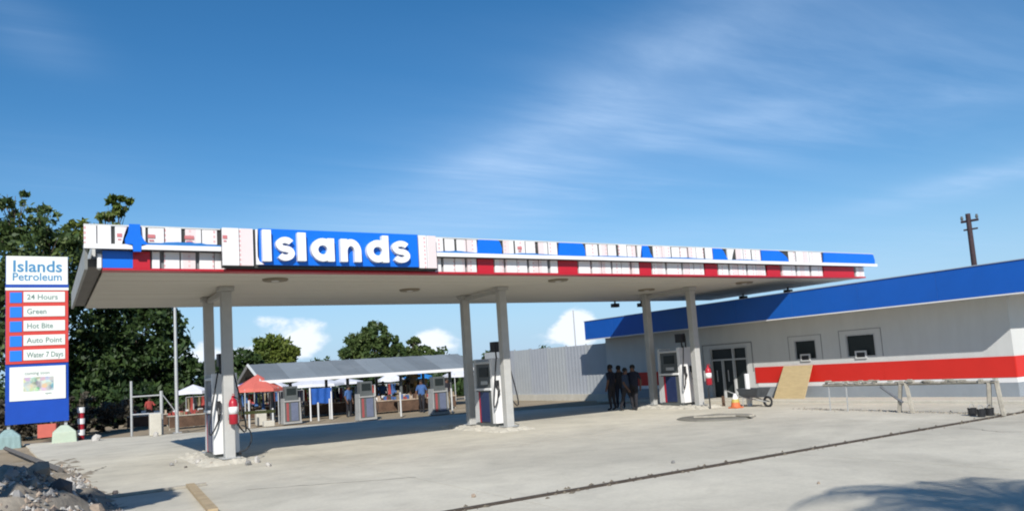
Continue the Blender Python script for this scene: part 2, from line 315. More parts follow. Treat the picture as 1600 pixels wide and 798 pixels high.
# steel form strip left in the wide joint
def rail(y): return box('form_rail', mat('rusty_steel', (0.09, 0.07, 0.055), 0.8, 0.3, 6, 0.3, 30), None, 1.2, 31, y - 0.04, y + 0.04, -0.04, 0.02)
tag(rail(10.2), 'long dark rusty steel form strip left in the wide joint across the concrete', 'steel strip')
jd = MB()
for k in range(1500):
    x = rng.uniform(1.5, 30); y = 10.22 + rng.normal(0, .085); r_ = rng.uniform(.01, .035); q = rng.uniform(.6, 1.4, 5) * r_; z = -.04 if abs(y - 10.22) < .12 else .002
    jd.add([(x - q[0] * 1.6, y, z), (x, y - q[1], z), (x + q[2] * 1.6, y, z), (x, y + q[3], z), (x, y, z + q[4])], [(0, 1, 4), (1, 2, 4), (2, 3, 4), (3, 0, 4)])
o = jd.build('joint_crumbs', mat('joint_crumb', (.17, .145, .11), .95, .3, 8), fc); o['kind'] = 'stuff'
# thin cracks in the slabs
ck = MB()
def crack(pts, wd=0.02):
    P = []
    for a, b in zip(pts[:-1], pts[1:]):
        for t in np.linspace(0, 1, 9)[:-1]: P.append(Vector(a).lerp(Vector(b), t) + Vector((rng.normal(0, .03), rng.normal(0, .03), 0)))
    P.append(Vector(pts[-1]))
    vs = []
    for i, p in enumerate(P):
        d = (P[min(i + 1, len(P) - 1)] - P[max(i - 1, 0)]).normalized(); n_ = Vector((-d.y, d.x, 0)) * wd * (0.6 + rng.random() * .8)
        vs += [(p + n_)[:2] + (0.0045,), (p - n_)[:2] + (0.0045,)]
    ck.add(vs, [(2 * i, 2 * i + 1, 2 * i + 3, 2 * i + 2) for i in range(len(P) - 1)])
G = lambda x, y: Vector(on_z(x, y)[:2] + (0,))
crack([G(380, 765), G(500, 756), G(650, 745)], .012); crack([G(130, 742), G(150, 735), G(165, 728)], .02); crack([G(1500, 668), G(1560, 674), G(1600, 674)], .012)
co_ = ck.build('crack_lines', mat('crack', (0.24, 0.22, 0.18), 0.95, 0.2, 8), fc); co_['kind'] = 'stuff'

# ------------------------------------------------------------------ canopy
CX0, CX1, CY0, CY1, SZ = 0.85, 28.7, 18.6, 27.2, 4.72
can = thing('station_canopy', (13, 22, 0), 'long flat filling station canopy with blue and white fascia on six grey columns', 'canopy')
PYU = 18.42                                          # plane of the upper fascia panels
def ux(px, py=390): return on_y(px, py, PYU).x
def lx(px, py=420): return on_y(px, py, 18.6).x
box('roof_deck', greym, can, CX0 + .1, CX1 - .1, CY0 + .35, CY1 - .1, 4.98, 5.35)
xa, xb = ux(131), ux(1364)
box('fascia_backing', dark, can, xa + .03, xb - .03, PYU + .06, PYU + .16, 5.2, 5.64)
box('fascia_top_trim', greym, can, xa, xb, PYU + .02, PYU + .16, 5.642, 5.675)
box('lower_backing', mat('lower_backing', (0.17, 0.18, 0.19), .7, .1, 3), can, lx(160), lx(1350), 18.68, 18.76, 4.75, 5.16)
box('lower_trim', vinylred, can, lx(160), lx(1350), 18.56, 18.93, 4.69, 4.735)
def panel(name, m, a, b, y0, y1, z0, z1):
    return box(name, m, can, a, b, y0, y1, z0, z1, bevel=0.006)
W_, B_ = film, vinyl
upper = [(131, 151, W_), (152.5, 174, W_), (180, 199, W_), (221, 228, W_), (232, 257, W_), (258.5, 284, W_), (290, 315, W_), (316.5, 340, W_),
    (676, 693, W_), (696, 711, W_), (714.5, 729, W_), (730.5, 746, W_), (745, 783, B_), (787, 803, W_), (806, 821, W_), (822.5, 837, W_), (842, 856, W_), (857.5, 871, W_), (872, 913, B_),
    (916, 934, W_), (937, 949, W_), (950.5, 963, W_), (967, 979, W_), (980.5, 993, W_), (996, 1003, W_), (1003, 1017, B_), (1021, 1034, W_), (1035, 1048, W_), (1050, 1062, W_), (1063, 1074, W_),
    (1076, 1087, W_), (1088, 1099, W_), (1102, 1113, W_), (1113.5, 1134, B_), (1136, 1147, W_), (1150, 1161, W_), (1162, 1173, W_), (1175, 1188, W_), (1189, 1229, B_), (1232, 1242, W_), (1243.5, 1263, W_), (1264.5, 1283, W_), (1285, 1364, B_)]
for a, b, m in upper:
    dy = float(rng.uniform(0, .02)); dz = float(rng.uniform(-.012, .012))
    z0 = 5.29 if m is W_ and 228 < a < 345 else 5.25
    if m is W_:
        if a in (180, 996, 1136): # cut on a curve where the blue film peels back
            A, Bx = ux(a), ux(b); poly = [(A, z0), (A + (Bx - A) * .55, z0), (A + (Bx - A) * .75, z0 + .2), (Bx, 5.63), (A, 5.63)]
            MB().prism(poly, 'y', PYU + .0, PYU + .05).build('white_panel', m, can)
        else: panel('white_panel', m, ux(a), ux(b), PYU + dy, PYU + .05, z0, 5.635 + dz)
    else:
        A, Bx = ux(a), ux(b); k = (Bx - A)
        if a in (1113.5, 1189, 1003): poly = [(A, 5.22), (Bx + .08, 5.22), (Bx - .05, 5.42), (Bx - .2 * k, 5.56), (Bx - .35 * k, 5.64), (A, 5.64)]
        else: poly = [(A, 5.22), (Bx, 5.22), (Bx + .03, 5.4), (Bx - .04, 5.6), (Bx - .1, 5.64), (A + .06, 5.64)]
        MB().prism(poly, 'y', PYU - .012, PYU + .05).build('blue_panel', m, can)
A, Bx = ux(196), ux(222)
MB().prism([(ux(q_), z_) for q_, z_ in ((208, 5.08), (220, 5.08), (221, 5.2), (232, 5.245), (226, 5.32), (220, 5.45), (219, 5.69), (202, 5.69), (200, 5.5), (195, 5.35), (196, 5.235), (206, 5.21))], 'y', PYU - .06, PYU + .05).build('blue_panel', vinyl, can)
# blue film showing along the foot of the upper row
for a, b, h in ((225, 350, .1), (676, 745, .06), (783, 872, .05), (913, 1003, .04), (1017, 1113, .05), (1134, 1189, .04)):
    n_ = 14; P = [(ux(a + (b - a) * t / n_), 5.245 + h * (0.3 + 0.7 * math.sin(3.1 * t / n_) ** 2) * (.7 + .3 * rng.random())) for t in range(n_ + 1)]
    MB().prism([(ux(a), 5.2)] + P + [(ux(b), 5.2)], 'y', PYU - .02, PYU - .004).build('blue_film_edge', mat('blue_shade_film', (0.02, 0.16, 0.45), .4, .1, 2), can)
for k, px in enumerate((187, 237, 296, 349, 812)):
    wq = .1 + .05 * (k % 3); q_ = ux(px); y_ = (18.21 if px == 349 else PYU - .006)
    MB().box(q_ - wq / 2, q_ + wq / 2, y_ - .002, y_, 5.40, 5.48).box(q_ - wq / 3, q_ + wq / 3, y_ - .002, y_, 5.33, 5.36).build('print_mark', mat('print_red', (.5, .16, .17), .5, .1, 3), can)
# white ledge
for a, b in ((131, 207), (221, 354), (676, 1366)):
    MB().prism([(18.36, 5.13), (18.7, 5.17), (18.7, 5.24), (18.36, 5.235)], 'x', ux(a), ux(b)).build('ledge', white, can)
lower = [(160, 208, B_), (208, 235, vinylred), (238, 250, W_), (257, 281, W_), (283, 306, W_), (312, 335, W_), (336, 354, W_), (680, 690, W_), (694, 711, W_), (712, 727, W_), (731, 745, W_), (747, 772, vinylred),
    (774, 788, W_), (791, 808, W_), (809, 824, W_), (828, 842, W_), (843, 856, W_), (861, 872, W_), (873, 903, vinylred), (905, 923, W_), (926, 940, W_), (941, 955, W_), (958, 971, W_), (972, 985, W_), (988, 999, W_), (1000, 1018, vinylred),
    (1020, 1040, W_), (1043, 1065, W_), (1068, 1084, W_), (1085, 1100, W_), (1102, 1121, vinylred), (1123, 1138, W_), (1141, 1153, W_), (1154, 1166, W_), (1169, 1181, W_), (1182, 1196, W_), (1199, 1219, vinylred),
    (1222, 1243, W_), (1246, 1265, W_), (1268, 1285, W_), (1287, 1334, vinylred), (1338, 1350, W_)]
nm = {id(B_): 'blue_panel', id(vinylred): 'red_panel', id(W_): 'white_panel'}
for a, b, m in lower:
    panel(nm[id(m)], m, lx(a), lx(b), 18.6 + float(rng.uniform(0, .012)), 18.678, 4.74, 5.125)
box('corner_cap', white, can, lx(152), lx(159.5), 18.57, 18.8, 4.72, 5.05, bevel=.02)
# full-height sections either side of the sign
for a, b in ((345, 371), (372, 393), (650, 662), (663, 677)):
    panel('white_panel', film, ux(a), ux(b), 18.22 + float(rng.uniform(0, .02)), 18.3, 4.78, 5.66)
box('sign_backing', dark, can, ux(345), ux(678), 18.302, 18.42, 4.74, 5.66)
panel('blue_sign_board', vinyl, ux(401.5), ux(648), 18.2, 18.3, 4.80, 5.67)
MB().prism([(ux(396), 5.64), (ux(399.5), 5.64), (ux(398.5), 5.3), (ux(398.5), 5.0), (ux(401), 4.88), (ux(409), 4.81), (ux(396), 4.80)], 'y', 18.18, 18.198).build('film_flap', film, can)
# letters
def arc(cx, cz, r, a0, a1, n=24): return [(cx + r * math.cos(R(a0 + (a1 - a0) * i / n)), cz + r * math.sin(R(a0 + (a1 - a0) * i / n))) for i in range(n + 1)]
def ribbon(mb, pts, wd, y0, y1, closed=False):
    n = len(pts); A = []; Bp = []
    for i in range(n):
        p0 = pts[(i - 1) % n if closed else max(i - 1, 0)]; p1 = pts[(i + 1) % n if closed else min(i + 1, n - 1)]
        dx, dz = p1[0] - p0[0], p1[1] - p0[1]; q = math.hypot(dx, dz) or 1
        A.append((pts[i][0] - dz / q * wd / 2, pts[i][1] + dx / q * wd / 2)); Bp.append((pts[i][0] + dz / q * wd / 2, pts[i][1] - dx / q * wd / 2))
    vs = [(a[0], y0, a[1]) for a in A] + [(b[0], y0, b[1]) for b in Bp] + [(a[0], y1, a[1]) for a in A] + [(b[0], y1, b[1]) for b in Bp]
    m_ = n if closed else n - 1; fs = []
    for i in range(m_):
        j = (i + 1) % n
        fs += [(i, j, n + j, n + i), (2 * n + i, 3 * n + i, 3 * n + j, 2 * n + j), (i, 2 * n + i, 2 * n + j, j), (n + i, n + j, 3 * n + j, 3 * n + i)]
    if not closed: fs += [(0, n, 3 * n, 2 * n), (n - 1, 3 * n - 1, 4 * n - 1, 2 * n - 1)]
    mb.add(vs, fs)
y0, y1 = 18.06, 18.2; zb = 4.89; xh = 0.57; st = 0.17
LET = [('I', 411, 424), ('s', 432, 461), ('l', 466, 480), ('a', 487, 523), ('n', 533, 565), ('d', 574, 608), ('s', 614, 641)]
for ch, a, b in LET:
    A, Bx = on_y(a, 400, y0).x, on_y(b, 400, y0).x; wd = Bx - A; mb = MB(); r_ = xh / 2 - st / 2; cz = zb + xh / 2
    if ch in 'Il': mb.box(A, A + st + .03, y0, y1, zb - (.02 if ch == 'I' else 0), 5.58 + (.04 if ch == 'I' else 0))
    elif ch in 'ad':
        rx = (wd - st) / 2; cx = A + st / 2 + rx
        ribbon(mb, [(cx + rx * math.cos(t), cz + r_ * math.sin(t)) for t in np.linspace(0, 2 * math.pi, 33)[:-1]], st, y0, y1, True)
        mb.box(Bx - st, Bx, y0 - .003, y1 - .003, zb, zb + xh if ch == 'a' else 5.58)
    elif ch == 'n':
        rx = (wd - st) / 2; cx = A + wd / 2
        ribbon(mb, [(cx + rx * math.cos(R(t)), zb + xh - st / 2 - .24 + .24 * math.sin(R(t))) for t in range(180, -1, -12)] + [(Bx - st / 2, zb + .15), (Bx - st / 2, zb)], st, y0, y1)
        mb.box(A, A + st, y0 - .003, y1 - .003, zb, zb + xh)
    else:
        rr = (xh - st * .85) / 4; rx = (wd - st * .85) / 2; cx = A + wd / 2; zt = zb + xh - st * .425 - rr; zl = zb + st * .425 + rr
        pts = [(cx + rx * math.cos(R(t)), zt + rr * math.sin(R(t))) for t in range(25, 271, 15)] + [(cx + rx * math.cos(R(t)), zl + rr * math.sin(R(t))) for t in range(75, -156, -15)]
        ribbon(mb, pts, st * .85, y0, y1)
    mb.build('letter', letterm, can)
# left side fascia and short right end
MB().prism([(18.7, 4.72), (27.3, 4.72), (27.3, 5.22), (18.46, 5.22)], 'x', 0.79, 0.85).build('side_fascia', mat('side_sheet', (.30, .31, .30), .6, .1, 2), can)
box('side_lip', mat('side_lip', (0.16, 0.15, 0.14), .7, .1, 2), can, CX0 + .004, CX0 + .3, CY0 + .3, CY1, 4.80, 4.98)
box('side_fascia', vinyl, can, CX1 + .22, CX1 + .3, PYU + .1, CY1, 5.2, 5.66)
box('side_fascia', greym, can, CX1 - .06, CX1, CY0 + .3, CY1, 4.76, 5.18)
box('back_fascia', greym, can, CX0 + .3, CX1 - .1, CY1 - .05, CY1 + .02, 4.72, 5.6)
for i in range(20):                                  # soffit boards run the length of the canopy
    a = 18.93 + i * .4135
    box('soffit_board', soff, can, CX0 + .32, CX1 - .08, a + .004, a + .4095, SZ + float(rng.uniform(0, .006)), SZ + .05)
for (px, py) in ((430, 436), (872, 437), (1163, 441), (640, 452), (1010, 452)):
    p = on_z(px, py, SZ)
    q = MB().lathe((p.x, p.y, SZ - .05), [(.12, 0), (.3, .0), (.33, .03), (.33, .08)], 16).build('downlight', mat('lamp_housing', (0.20, 0.17, 0.12), .5, .1, 4), can)
    MB().lathe((p.x, p.y, SZ - .065), [(.04, 0), (.1, .005), (.1, .014)], 12).build('lens', white, q)
for (px, py, z) in ((947, 475, 4.6), (990, 474, 4.6), (1161, 461, 4.62), (1231, 451, 4.62)):
    p = on_z(px, py, 4.66); x = min(p.x, CX1 - .1); y = min(p.y, CY1 - .1)
    MB().tube([(x, y, 4.74), (x, y, 4.62)], .04).box(x - .16, x + .16, y - .12, y + .12, 4.45, 4.62).build('floodlight', black, can)
COLX = (4.3, 13.1, 21.8)
for X in COLX:
    for Y in (21.8, 24.4):
        c = box('column', colm, can, X - .135, X + .135, Y - .135, Y + .135, 0.0, SZ - .12, bevel=.015)
        box('cap_plate', colm, c, X - .2, X + .2, Y - .2, Y + .2, SZ - .12, SZ - .002, bevel=.01)
        box('base_plate', steel, c, X - .24, X + .24, Y - .24, Y + .24, .10, .125)
    box('tie_beam', colm, can, X - .06, X + .06, 22.0, 24.2, SZ - .2, SZ - .06)

# ------------------------------------------------------------------ islands (rough concrete) with rubble
def rough_slab(name, x0, x1, y0, y1, h, label, cat, group=None, seed=0, m=concrete_pale, rag=.12):
    r2 = np.random.default_rng(seed); nx, ny = 14, 26; v = []; f = []
    for j in range(ny + 1):
        for i in range(nx + 1):
            u, t = i / nx, j / ny; e = min(u, 1 - u) * (x1 - x0) ; e2 = min(t, 1 - t) * (y1 - y0); edge = min(e, e2)
            z = h * min(1, edge / .3) if edge > 0 else -.02
            jx = r2.normal(0, rag * .2) if edge < .3 else r2.normal(0, .02); jy = r2.normal(0, rag * .2) if edge < .3 else r2.normal(0, .02)
            v.append((x0 + u * (x1 - x0) + jx, y0 + t * (y1 - y0) + jy, max(-.02, z + (r2.normal(0, .018) if edge > 0 else 0))))
    f = [(j * (nx + 1) + i, j * (nx + 1) + i + 1, (j + 1) * (nx + 1) + i + 1, (j + 1) * (nx + 1) + i) for j in range(ny) for i in range(nx)]
    return tag(MB().add(v, f).build(name, m, smooth=False), label, cat, group)
isl = ['leftmost pump island of rough unfinished concrete', 'middle pump island of rough pale concrete', 'pump island nearest the store, rough concrete']
for k, X in enumerate(COLX):
    rough_slab('pump_island', X - .85, X + .6, 20.95, 25.6, .09, isl[k], 'pump island', 'pump islands under the canopy', 10 + k)

# ------------------------------------------------------------------ fuel dispensers
def make_dispenser():
    t = thing('fuel_dispenser', (0, 0, 0), '', 'fuel pump', 'fuel pumps under the big canopy')
    x0, x1, ya, yb = -.30, .30, -.62, .62
    box('plinth', dgrey, t, x0 - .03, x1 + .03, ya - .03, yb + .03, 0, .12, bevel=.01)
    box('cabinet', dgrey, t, x0, x1, ya + .1, yb - .05, .12, 1.22, bevel=.01)
    box('navy_front', navy, t, x0 - .02, x0 - .002, ya + .32, yb - .34, .16, 1.16)
    box('red_stripe', redm, t, x0 - .022, x0 - .002, yb - .34, yb - .24, .14, 1.18)
    box('grey_front', lgrey, t, x0 - .02, x0 - .002, yb - .24, yb - .05, .14, 1.18)
    box('shelf', white, t, x0 - .06, x1 + .06, ya + .1, yb - .02, 1.22, 1.30, bevel=.01)
    h = box('display_head', dgrey, t, x0 + .03, x1 - .03, ya + .12, yb - .08, 1.30, 2.12, bevel=.01)
    box('screen', glass, h, x0 + .0, x0 + .028, ya + .35, yb - .3, 1.68, 2.0)
    box('keypad', framem, h, x0 + .0, x0 + .028, ya + .4, yb - .4, 1.42, 1.54)
    box('head_cap', lgrey, h, x0 - .02, x1 + .02, ya + .06, yb - .04, 2.12, 2.2, bevel=.01)
    # tapering white end cheek that leans outwards to its foot
    MB().prism([(ya - .12, .12), (ya + .1, .12), (ya + .12, 2.3), (ya + .0, 2.3)], 'x', x0 - .03, x1 + .03).build('end_cheek', white, t)
    MB().prism([(yb - .05, .12), (yb + .1, .12), (yb + .02, 2.3), (yb - .08, 2.3)], 'x', x0 - .01, x1 + .01).build('end_cheek', lgrey, t)
    for sx in (-1, 1):
        n = MB().tube([(sx * .2, ya - .14, 1.35), (sx * .2, ya - .2, 1.2), (sx * .2, ya - .12, 1.02)], [.035, .045, .03]).box(sx * .2 - .05, sx * .2 + .05, ya - .16, ya - .02, 1.3, 1.55).build('nozzle', black, t)
        P = [(sx * .2, ya - .12, 1.05)] + [(sx * (.2 + .28 * math.sin(math.pi * k / 12)), ya - .16 - .12 * math.sin(math.pi * k / 12), 1.05 - .62 * math.sin(math.pi * k / 12) + 1.3 * (k / 12) ** 2) for k in range(1, 13)]
        MB().tube(P, .022, 6).build('hose', black, t, smooth=True)
    MB().tube([(.1, ya + .02, 2.28), (.1, ya + .02, 2.75), (.1, ya + .1, 2.85)], .03).tube([(-.1, ya + .02, 2.28), (-.12, ya + .02, 2.7)], .03).box(-.14, .14, ya + .04, ya + .34, 2.5, 2.85).build('hose_mast', black, t)
    return t
d0 = make_dispenser()
dl = ['left fuel pump seen end on beside the column with the red extinguisher', 'middle fuel pump with navy and red front between two grey columns', 'right fuel pump with navy front nearest the store door']
for k, X in enumerate(COLX):
    o = d0 if k == 0 else copy_tree(d0)
    o.location = (X + (.02, .12, .1)[k], 23.0 + (-.05, 0, .1)[k], .08); o['label'] = dl[k]
# ------------------------------------------------------------------ extinguishers on the columns
def make_ext():
    t = thing('fire_extinguisher', (0, 0, 0), '', 'fire extinguisher', 'red fire extinguishers hung on the front columns')
    MB().lathe((0, 0, 0), [(.11, 0), (.145, .03), (.145, .70), (.11, .80), (.05, .86), (.05, .93)], 16).build('cylinder_body', redm, t, smooth=True)
    MB().lathe((0, 0, .34), [(.149, 0), (.149, .24)], 16).build('label_band', white, t, smooth=True)
    MB().box(-.03, .03, -.14, .03, .93, .96).box(-.02, .02, -.1, .04, .985, 1.01).build('handle', redm, t)
    MB().tube([(.05, 0, .9), (.2, 0, .8), (.26, -.02, .5), (.22, -.05, .1), (.1, -.08, -.05)], .018, 6).build('hose', black, t, smooth=True)
    MB().box(-.15, .15, .13, .16, .2, .7).build('bracket', steel, t)
    return t
e0 = make_ext(); e0.scale = (.8, .8, .8); e0.location = (4.36, 21.5, 1.0); e0['label'] = 'red and white fire extinguisher hung on the left front canopy column'
e1 = copy_tree(e0); e1.location = (22.1, 21.5, .85); e1['label'] = 'red extinguisher on the column nearest the store entrance'
tag(MB().tube([(4.5 + .28 * math.sin(t) , 21.35, .62 + .34 * math.cos(t)) for t in np.linspace(.1, 3.3, 14)], .02, 6).build('loose_hose', black, smooth=True), 'black hose looping beside the foot of the left front column', 'hose')

# ------------------------------------------------------------------ price sign
SY = 40.7; sx = lambda px, py=500: on_y(px, py, SY).x; szz = lambda px, py: on_y(px, py, SY).z
sg = thing('price_sign', (-.15, SY, 0), 'tall roadside pylon sign with white name panel, red service rows and blue foot', 'pylon sign')
X0, X1 = -1.37, 1.06
box('sign_case', signblue, sg, X0 - .0, X1 + .0, SY + .03, SY + .4, .95, 8.5, bevel=.02)
box('name_panel', signwhite, sg, X0 + .02, X1 - .02, SY - .03, SY + .03, 7.2, 8.49)
box('divider_strip', signblue, sg, X0 - .01, X1 + .01, SY - .04, SY + .03, 7.06, 7.19)
box('divider_strip', signwhite, sg, X0 - .01, X1 + .01, SY - .04, SY + .03, 6.93, 7.05)
rb = box('red_panel', signred, sg, X0 + .01, X1 - .01, SY - .02, SY + .03, 3.62, 6.92)
text('name_text', 'Islands', inkblue, sg, (X0 + .24, SY - .034, 7.78), .74, width=1.9, offset=.012)
text('name_text', 'Petroleum', inkblue, sg, (X0 + .24, SY - .034, 7.38), .5, width=1.9, offset=.006)
rows = ['24 Hours', 'Green', 'Hot Bite', 'Auto Point', 'Water 7 Days']
for i, s in enumerate(rows):
    zt = 6.86 - i * .655; pl = box('row_panel', signwhite, sg, X0 + .68, X1 - .14, SY - .045, SY - .022, zt - .47, zt)
    box('row_icon', signsq, sg, X0 + .16, X0 + .62, SY - .045, SY - .022, zt - .5, zt - .02)
    text('row_text', s, inkgreen, sg, (X0 + .80, SY - .05, zt - .35), .34, width=(1.2, .75, 1.0, 1.38, 1.42)[i], offset=.004)
box('poster_panel', signwhite, sg, X0 + .16, X1 - .12, SY - .03, SY + .028, 1.98, 3.48)
text('poster_text', 'coming soon', inkgreen, sg, (X0 + .72, SY - .036, 3.12), .2, width=.95)
def photomat():
    m = bpy.data.materials.new('poster_photo'); m.use_nodes = True; n = m.node_tree.nodes; l = m.node_tree.links
    g = n.new('ShaderNodeNewGeometry'); v = n.new('ShaderNodeTexVoronoi'); v.inputs['Scale'].default_value = 5; l.new(g.outputs['Position'], v.inputs['Vector'])
    nz = n.new('ShaderNodeTexNoise'); nz.inputs['Scale'].default_value = 3; l.new(g.outputs['Position'], nz.inputs['Vector'])
    cr = n.new('ShaderNodeValToRGB'); e = cr.color_ramp.elements; e[0].color = (.08, .1, .13, 1); e[0].position = .35; e[1].color = (.55, .42, .3, 1); e[1].position = .65; x = e.new(.5); x.color = (.42, .42, .38, 1)
    l.new(nz.outputs[0], cr.inputs[0]); mx_ = n.new('ShaderNodeMix'); mx_.data_type = 'RGBA'; mx_.inputs[0].default_value = .25; l.new(cr.outputs[0], mx_.inputs[6]); l.new(v.outputs['Color'], mx_.inputs[7]); l.new(mx_.outputs[2], n['Principled BSDF'].inputs['Base Color']); return m
box('poster_picture', photomat(), sg, X0 + .68, X1 - .6, SY - .04, SY - .031, 2.38, 3.0)
text('poster_text', 'open', inkgreen, sg, (X0 + 1.5, SY - .036, 2.22), .13)
box('foot_panel', signblue, sg, X0 + .0, X1, SY - .02, SY + .029, .96, 1.96)
for x in (X0 + .12, X1 - .12): box('leg', steel, sg, x - .06, x + .06, SY + .1, SY + .22, .3, .95)
def pedestal(x, m, label):
    t = MB(); y = SY + .16
    P = [(.5, 0), (.46, .62), (.14, .92)]
    vs = [(x + sx_ * a, y + sy_ * a, z - .16) for a, z in P for sx_, sy_ in ((-1, -1), (1, -1), (1, 1), (-1, 1))]
    fs = [(i * 4 + k, i * 4 + (k + 1) % 4, i * 4 + 4 + (k + 1) % 4, i * 4 + 4 + k) for i in range(2) for k in range(4)] + [(8, 9, 10, 11)]
    return tag(t.add(vs, fs).build('sign_pedestal', m, bevel=.03), label, 'concrete footing', 'footings of the pylon sign')
pedestal(X1 - .18, palegreen, 'pale green concrete footing under the right leg of the pylon sign')
pedestal(X0 + .12, tealm, 'streaked grey teal footing under the left leg of the pylon sign')
q = on_y(79, 671, 44.5)
tag(box('red_banner', tarpred, None, q.x - .55, q.x + .35, 44.5, 44.55, q.z - .35, q.z + .3), 'red banner sheet low behind the green footing of the pylon sign', 'banner')
# red and white striped post
p = on_z(127, 686); t = thing('striped_post', (p.x, p.y, 0), 'short red and white striped post right of the pylon sign', 'marker post')
for i in range(6): MB().lathe((p.x, p.y, -.06 + .26 * i), [(.12 + .03 * (i % 2), 0), (.13 + .03 * (i % 2), .255)], 12).build('band', (redm, white)[i % 2], t)

# ------------------------------------------------------------------ rubble heap at the left
def hh(x, y):
    a = math.exp(-(((x + 2.6) / 2.4) ** 2 + ((y - 16.0) / 3.6) ** 2)) * 1.0 + math.exp(-(((x + .3) / .75) ** 2 + ((y - 14.6) / 2.3) ** 2)) * .75 + math.exp(-(((x + 1.6) / 1.6) ** 2 + ((y - 23) / 3.2) ** 2)) * .28
    return a * .85
hp = thing('rubble_heap', (-1, 17, -.06), 'heap of broken stone and grey concrete rubble at the edge of the forecourt', 'rubble heap')
xs = np.linspace(-9, 1.7, 54); ys = np.linspace(8, 32, 90); v = []
for y in ys:
    for x in xs:
        e = min(1, (x + 9) / 2, (1.7 - x) / .8, (y - 8) / 2, (32 - y) / 3); v.append((x, y, -.07 + max(0, e) * (.02 + hh(x, y) + rng.normal(0, .06))))
f = [(j * 54 + i, j * 54 + i + 1, (j + 1) * 54 + i + 1, (j + 1) * 54 + i) for j in range(89) for i in range(53)]
rubm = mat('rubble_soil', (0.33, 0.29, 0.235), 0.95, 0.2, 3, 0.8, 10, dirt=.6, grime=(.2, .17, .13), spec=.1)
MB().add(v, f).build('mound', rubm, hp, smooth=True)
stonem = [mat('stone_pale', (0.47, 0.45, 0.42), .9, .2, 6, .5, 20), mat('stone_grey', (0.25, 0.245, 0.24), .9, .2, 6, .5, 20), mat('stone_dark', (0.11, 0.095, 0.09), .9, .2, 6, .5, 20), mat('stone_tan', (0.34, 0.27, 0.21), .9, .2, 6, .5, 20)]
SM = []
for k in range(16):
    bm = bmesh.new(); bmesh.ops.create_icosphere(bm, subdivisions=1, radius=1)
    s_ = rng.uniform(.55, 1.1, 3)
    for q in bm.verts: q.co = Vector([q.co[i] * s_[i] * rng.uniform(.72, 1.15) for i in range(3)])
    me = bpy.data.meshes.new('stone'); bm.to_mesh(me); bm.free(); me.materials.append(stonem[k % 4]); SM.append(me)
def stone(parent, x, y, z, r, name='stone'):
    return inst(name, SM[rng.integers(16)], parent, (x, y, z), tuple(rng.uniform(0, 6.28, 3)), (r, r, r * .8))
for k in range(280):
    y = rng.uniform(12.5, 26); x = rng.uniform(-.09 * y - 1.0, .9 - (0 if y < 20 else .4))
    if hh(x, y) < .07 and rng.random() < .6: continue
    r_ = float(rng.choice([.06, .08, .11, .16, .24], p=[.3, .28, .24, .13, .05])); stone(hp, x, y, -.07 + hh(x, y) + r_ * .3, r_)
sm_ = MB()
for k in range(6500):
    y = rng.uniform(11.5, 27); x = rng.uniform(-.09 * y - 1.2, 1.3 - .04 * (y - 12)); r_ = rng.uniform(.02, .05) * (1.7 if rng.random() < .3 else 1); z = -.05 + hh(x, y) + .01
    if x > .8: z = .0
    q = rng.uniform(.6, 1.2, 6) * r_; sm_.add([(x - q[0], y, z), (x, y - q[1], z), (x + q[2], y, z), (x, y + q[3], z), (x, y, z + q[4]), (x, y, z - q[5])], [(0, 1, 4), (1, 2, 4), (2, 3, 4), (3, 0, 4)], int(rng.integers(4)))
o = sm_.build('gravel_chips', stonem, hp); o['kind'] = 'stuff'
# form timber lying along the slab edge and the loose plank
a, b = on_z(22, 668, .9), on_z(97, 742, -.0)
a = Vector((-1.25, 37.5, .12)); b = Vector((.42, 23.6, .12))
tag(MB().tube([a, b], .09, 4).build('steel_form', mat('form_steel', (.13, .12, .11), .8, .2, 5)), 'dark steel form lying diagonally from the sign footing to the rubble', 'formwork')
a, b = on_z(297, 759, .03), on_z(333, 800, .03)
def plank(a, b, wd, th, m, name, label, cat, group=None):
    a = Vector(a); b = Vector(b); d = (b - a); n_ = Vector((-d.y, d.x, 0)).normalized() * wd / 2; u = Vector((0, 0, th))
    vs = [a - n_, a + n_, b + n_, b - n_, a - n_ + u, a + n_ + u, b + n_ + u, b - n_ + u]
    return tag(MB().add(vs, [(0, 1, 2, 3), (4, 5, 6, 7), (0, 1, 5, 4), (1, 2, 6, 5), (2, 3, 7, 6), (3, 0, 4, 7)]).build(name, m), label, cat, group)
plank(a, b, .16, .06, wood, 'timber_plank', 'pale timber plank lying on the concrete near the camera', 'plank')
plank(on_z(165, 778, .005), on_z(322, 757, .005), .1, .05, oldwood, 'edge_board', 'weathered form board along the concrete edge left of the pale plank', 'plank')
SL = ['small grey lump of broken concrete left of the leftmost pump island', 'tiny chip between two lumps left of the leftmost island', 'flat grey chip right of the lumps left of the leftmost island', 'grey lump at the left end of the weathered form board', 'small lump in front of the long rusty strip joint',
 'pale lump at the front right corner of the leftmost island', 'stone against the foot of the column with the extinguisher', 'largest pale lump right of the leftmost island', 'small chip farthest right of the leftmost island', 'pale lump at the front left corner of the leftmost island', 'small pebble alone in the middle of the forecourt',
 'grey stone at the front of the leftmost island', 'tiny pebble on the open concrete below the trestle', 'large pale lump on the slab edge right of the green footing', 'pale stone at the slab edge below the pipe gate']
k = 0
for (px, py, r_) in ((268, 727, .1), (275, 722, .07), (290, 730, .05), (180, 772, .1), (740, 776, .06), (388, 726, .12), (372, 712, .14), (402, 722, .16), (420, 728, .09), (310, 724, .12), (1052, 723, .05), (330, 727, .08), (1279, 755, .03), (150, 688, .25), (243, 681, .2)):
    p = on_z(px, py); o = stone(None, p.x, p.y, r_ * .35, r_, 'loose_stone'); k += 1
    tag(o, SL[k - 1], 'stone', 'loose lumps lying on the concrete')

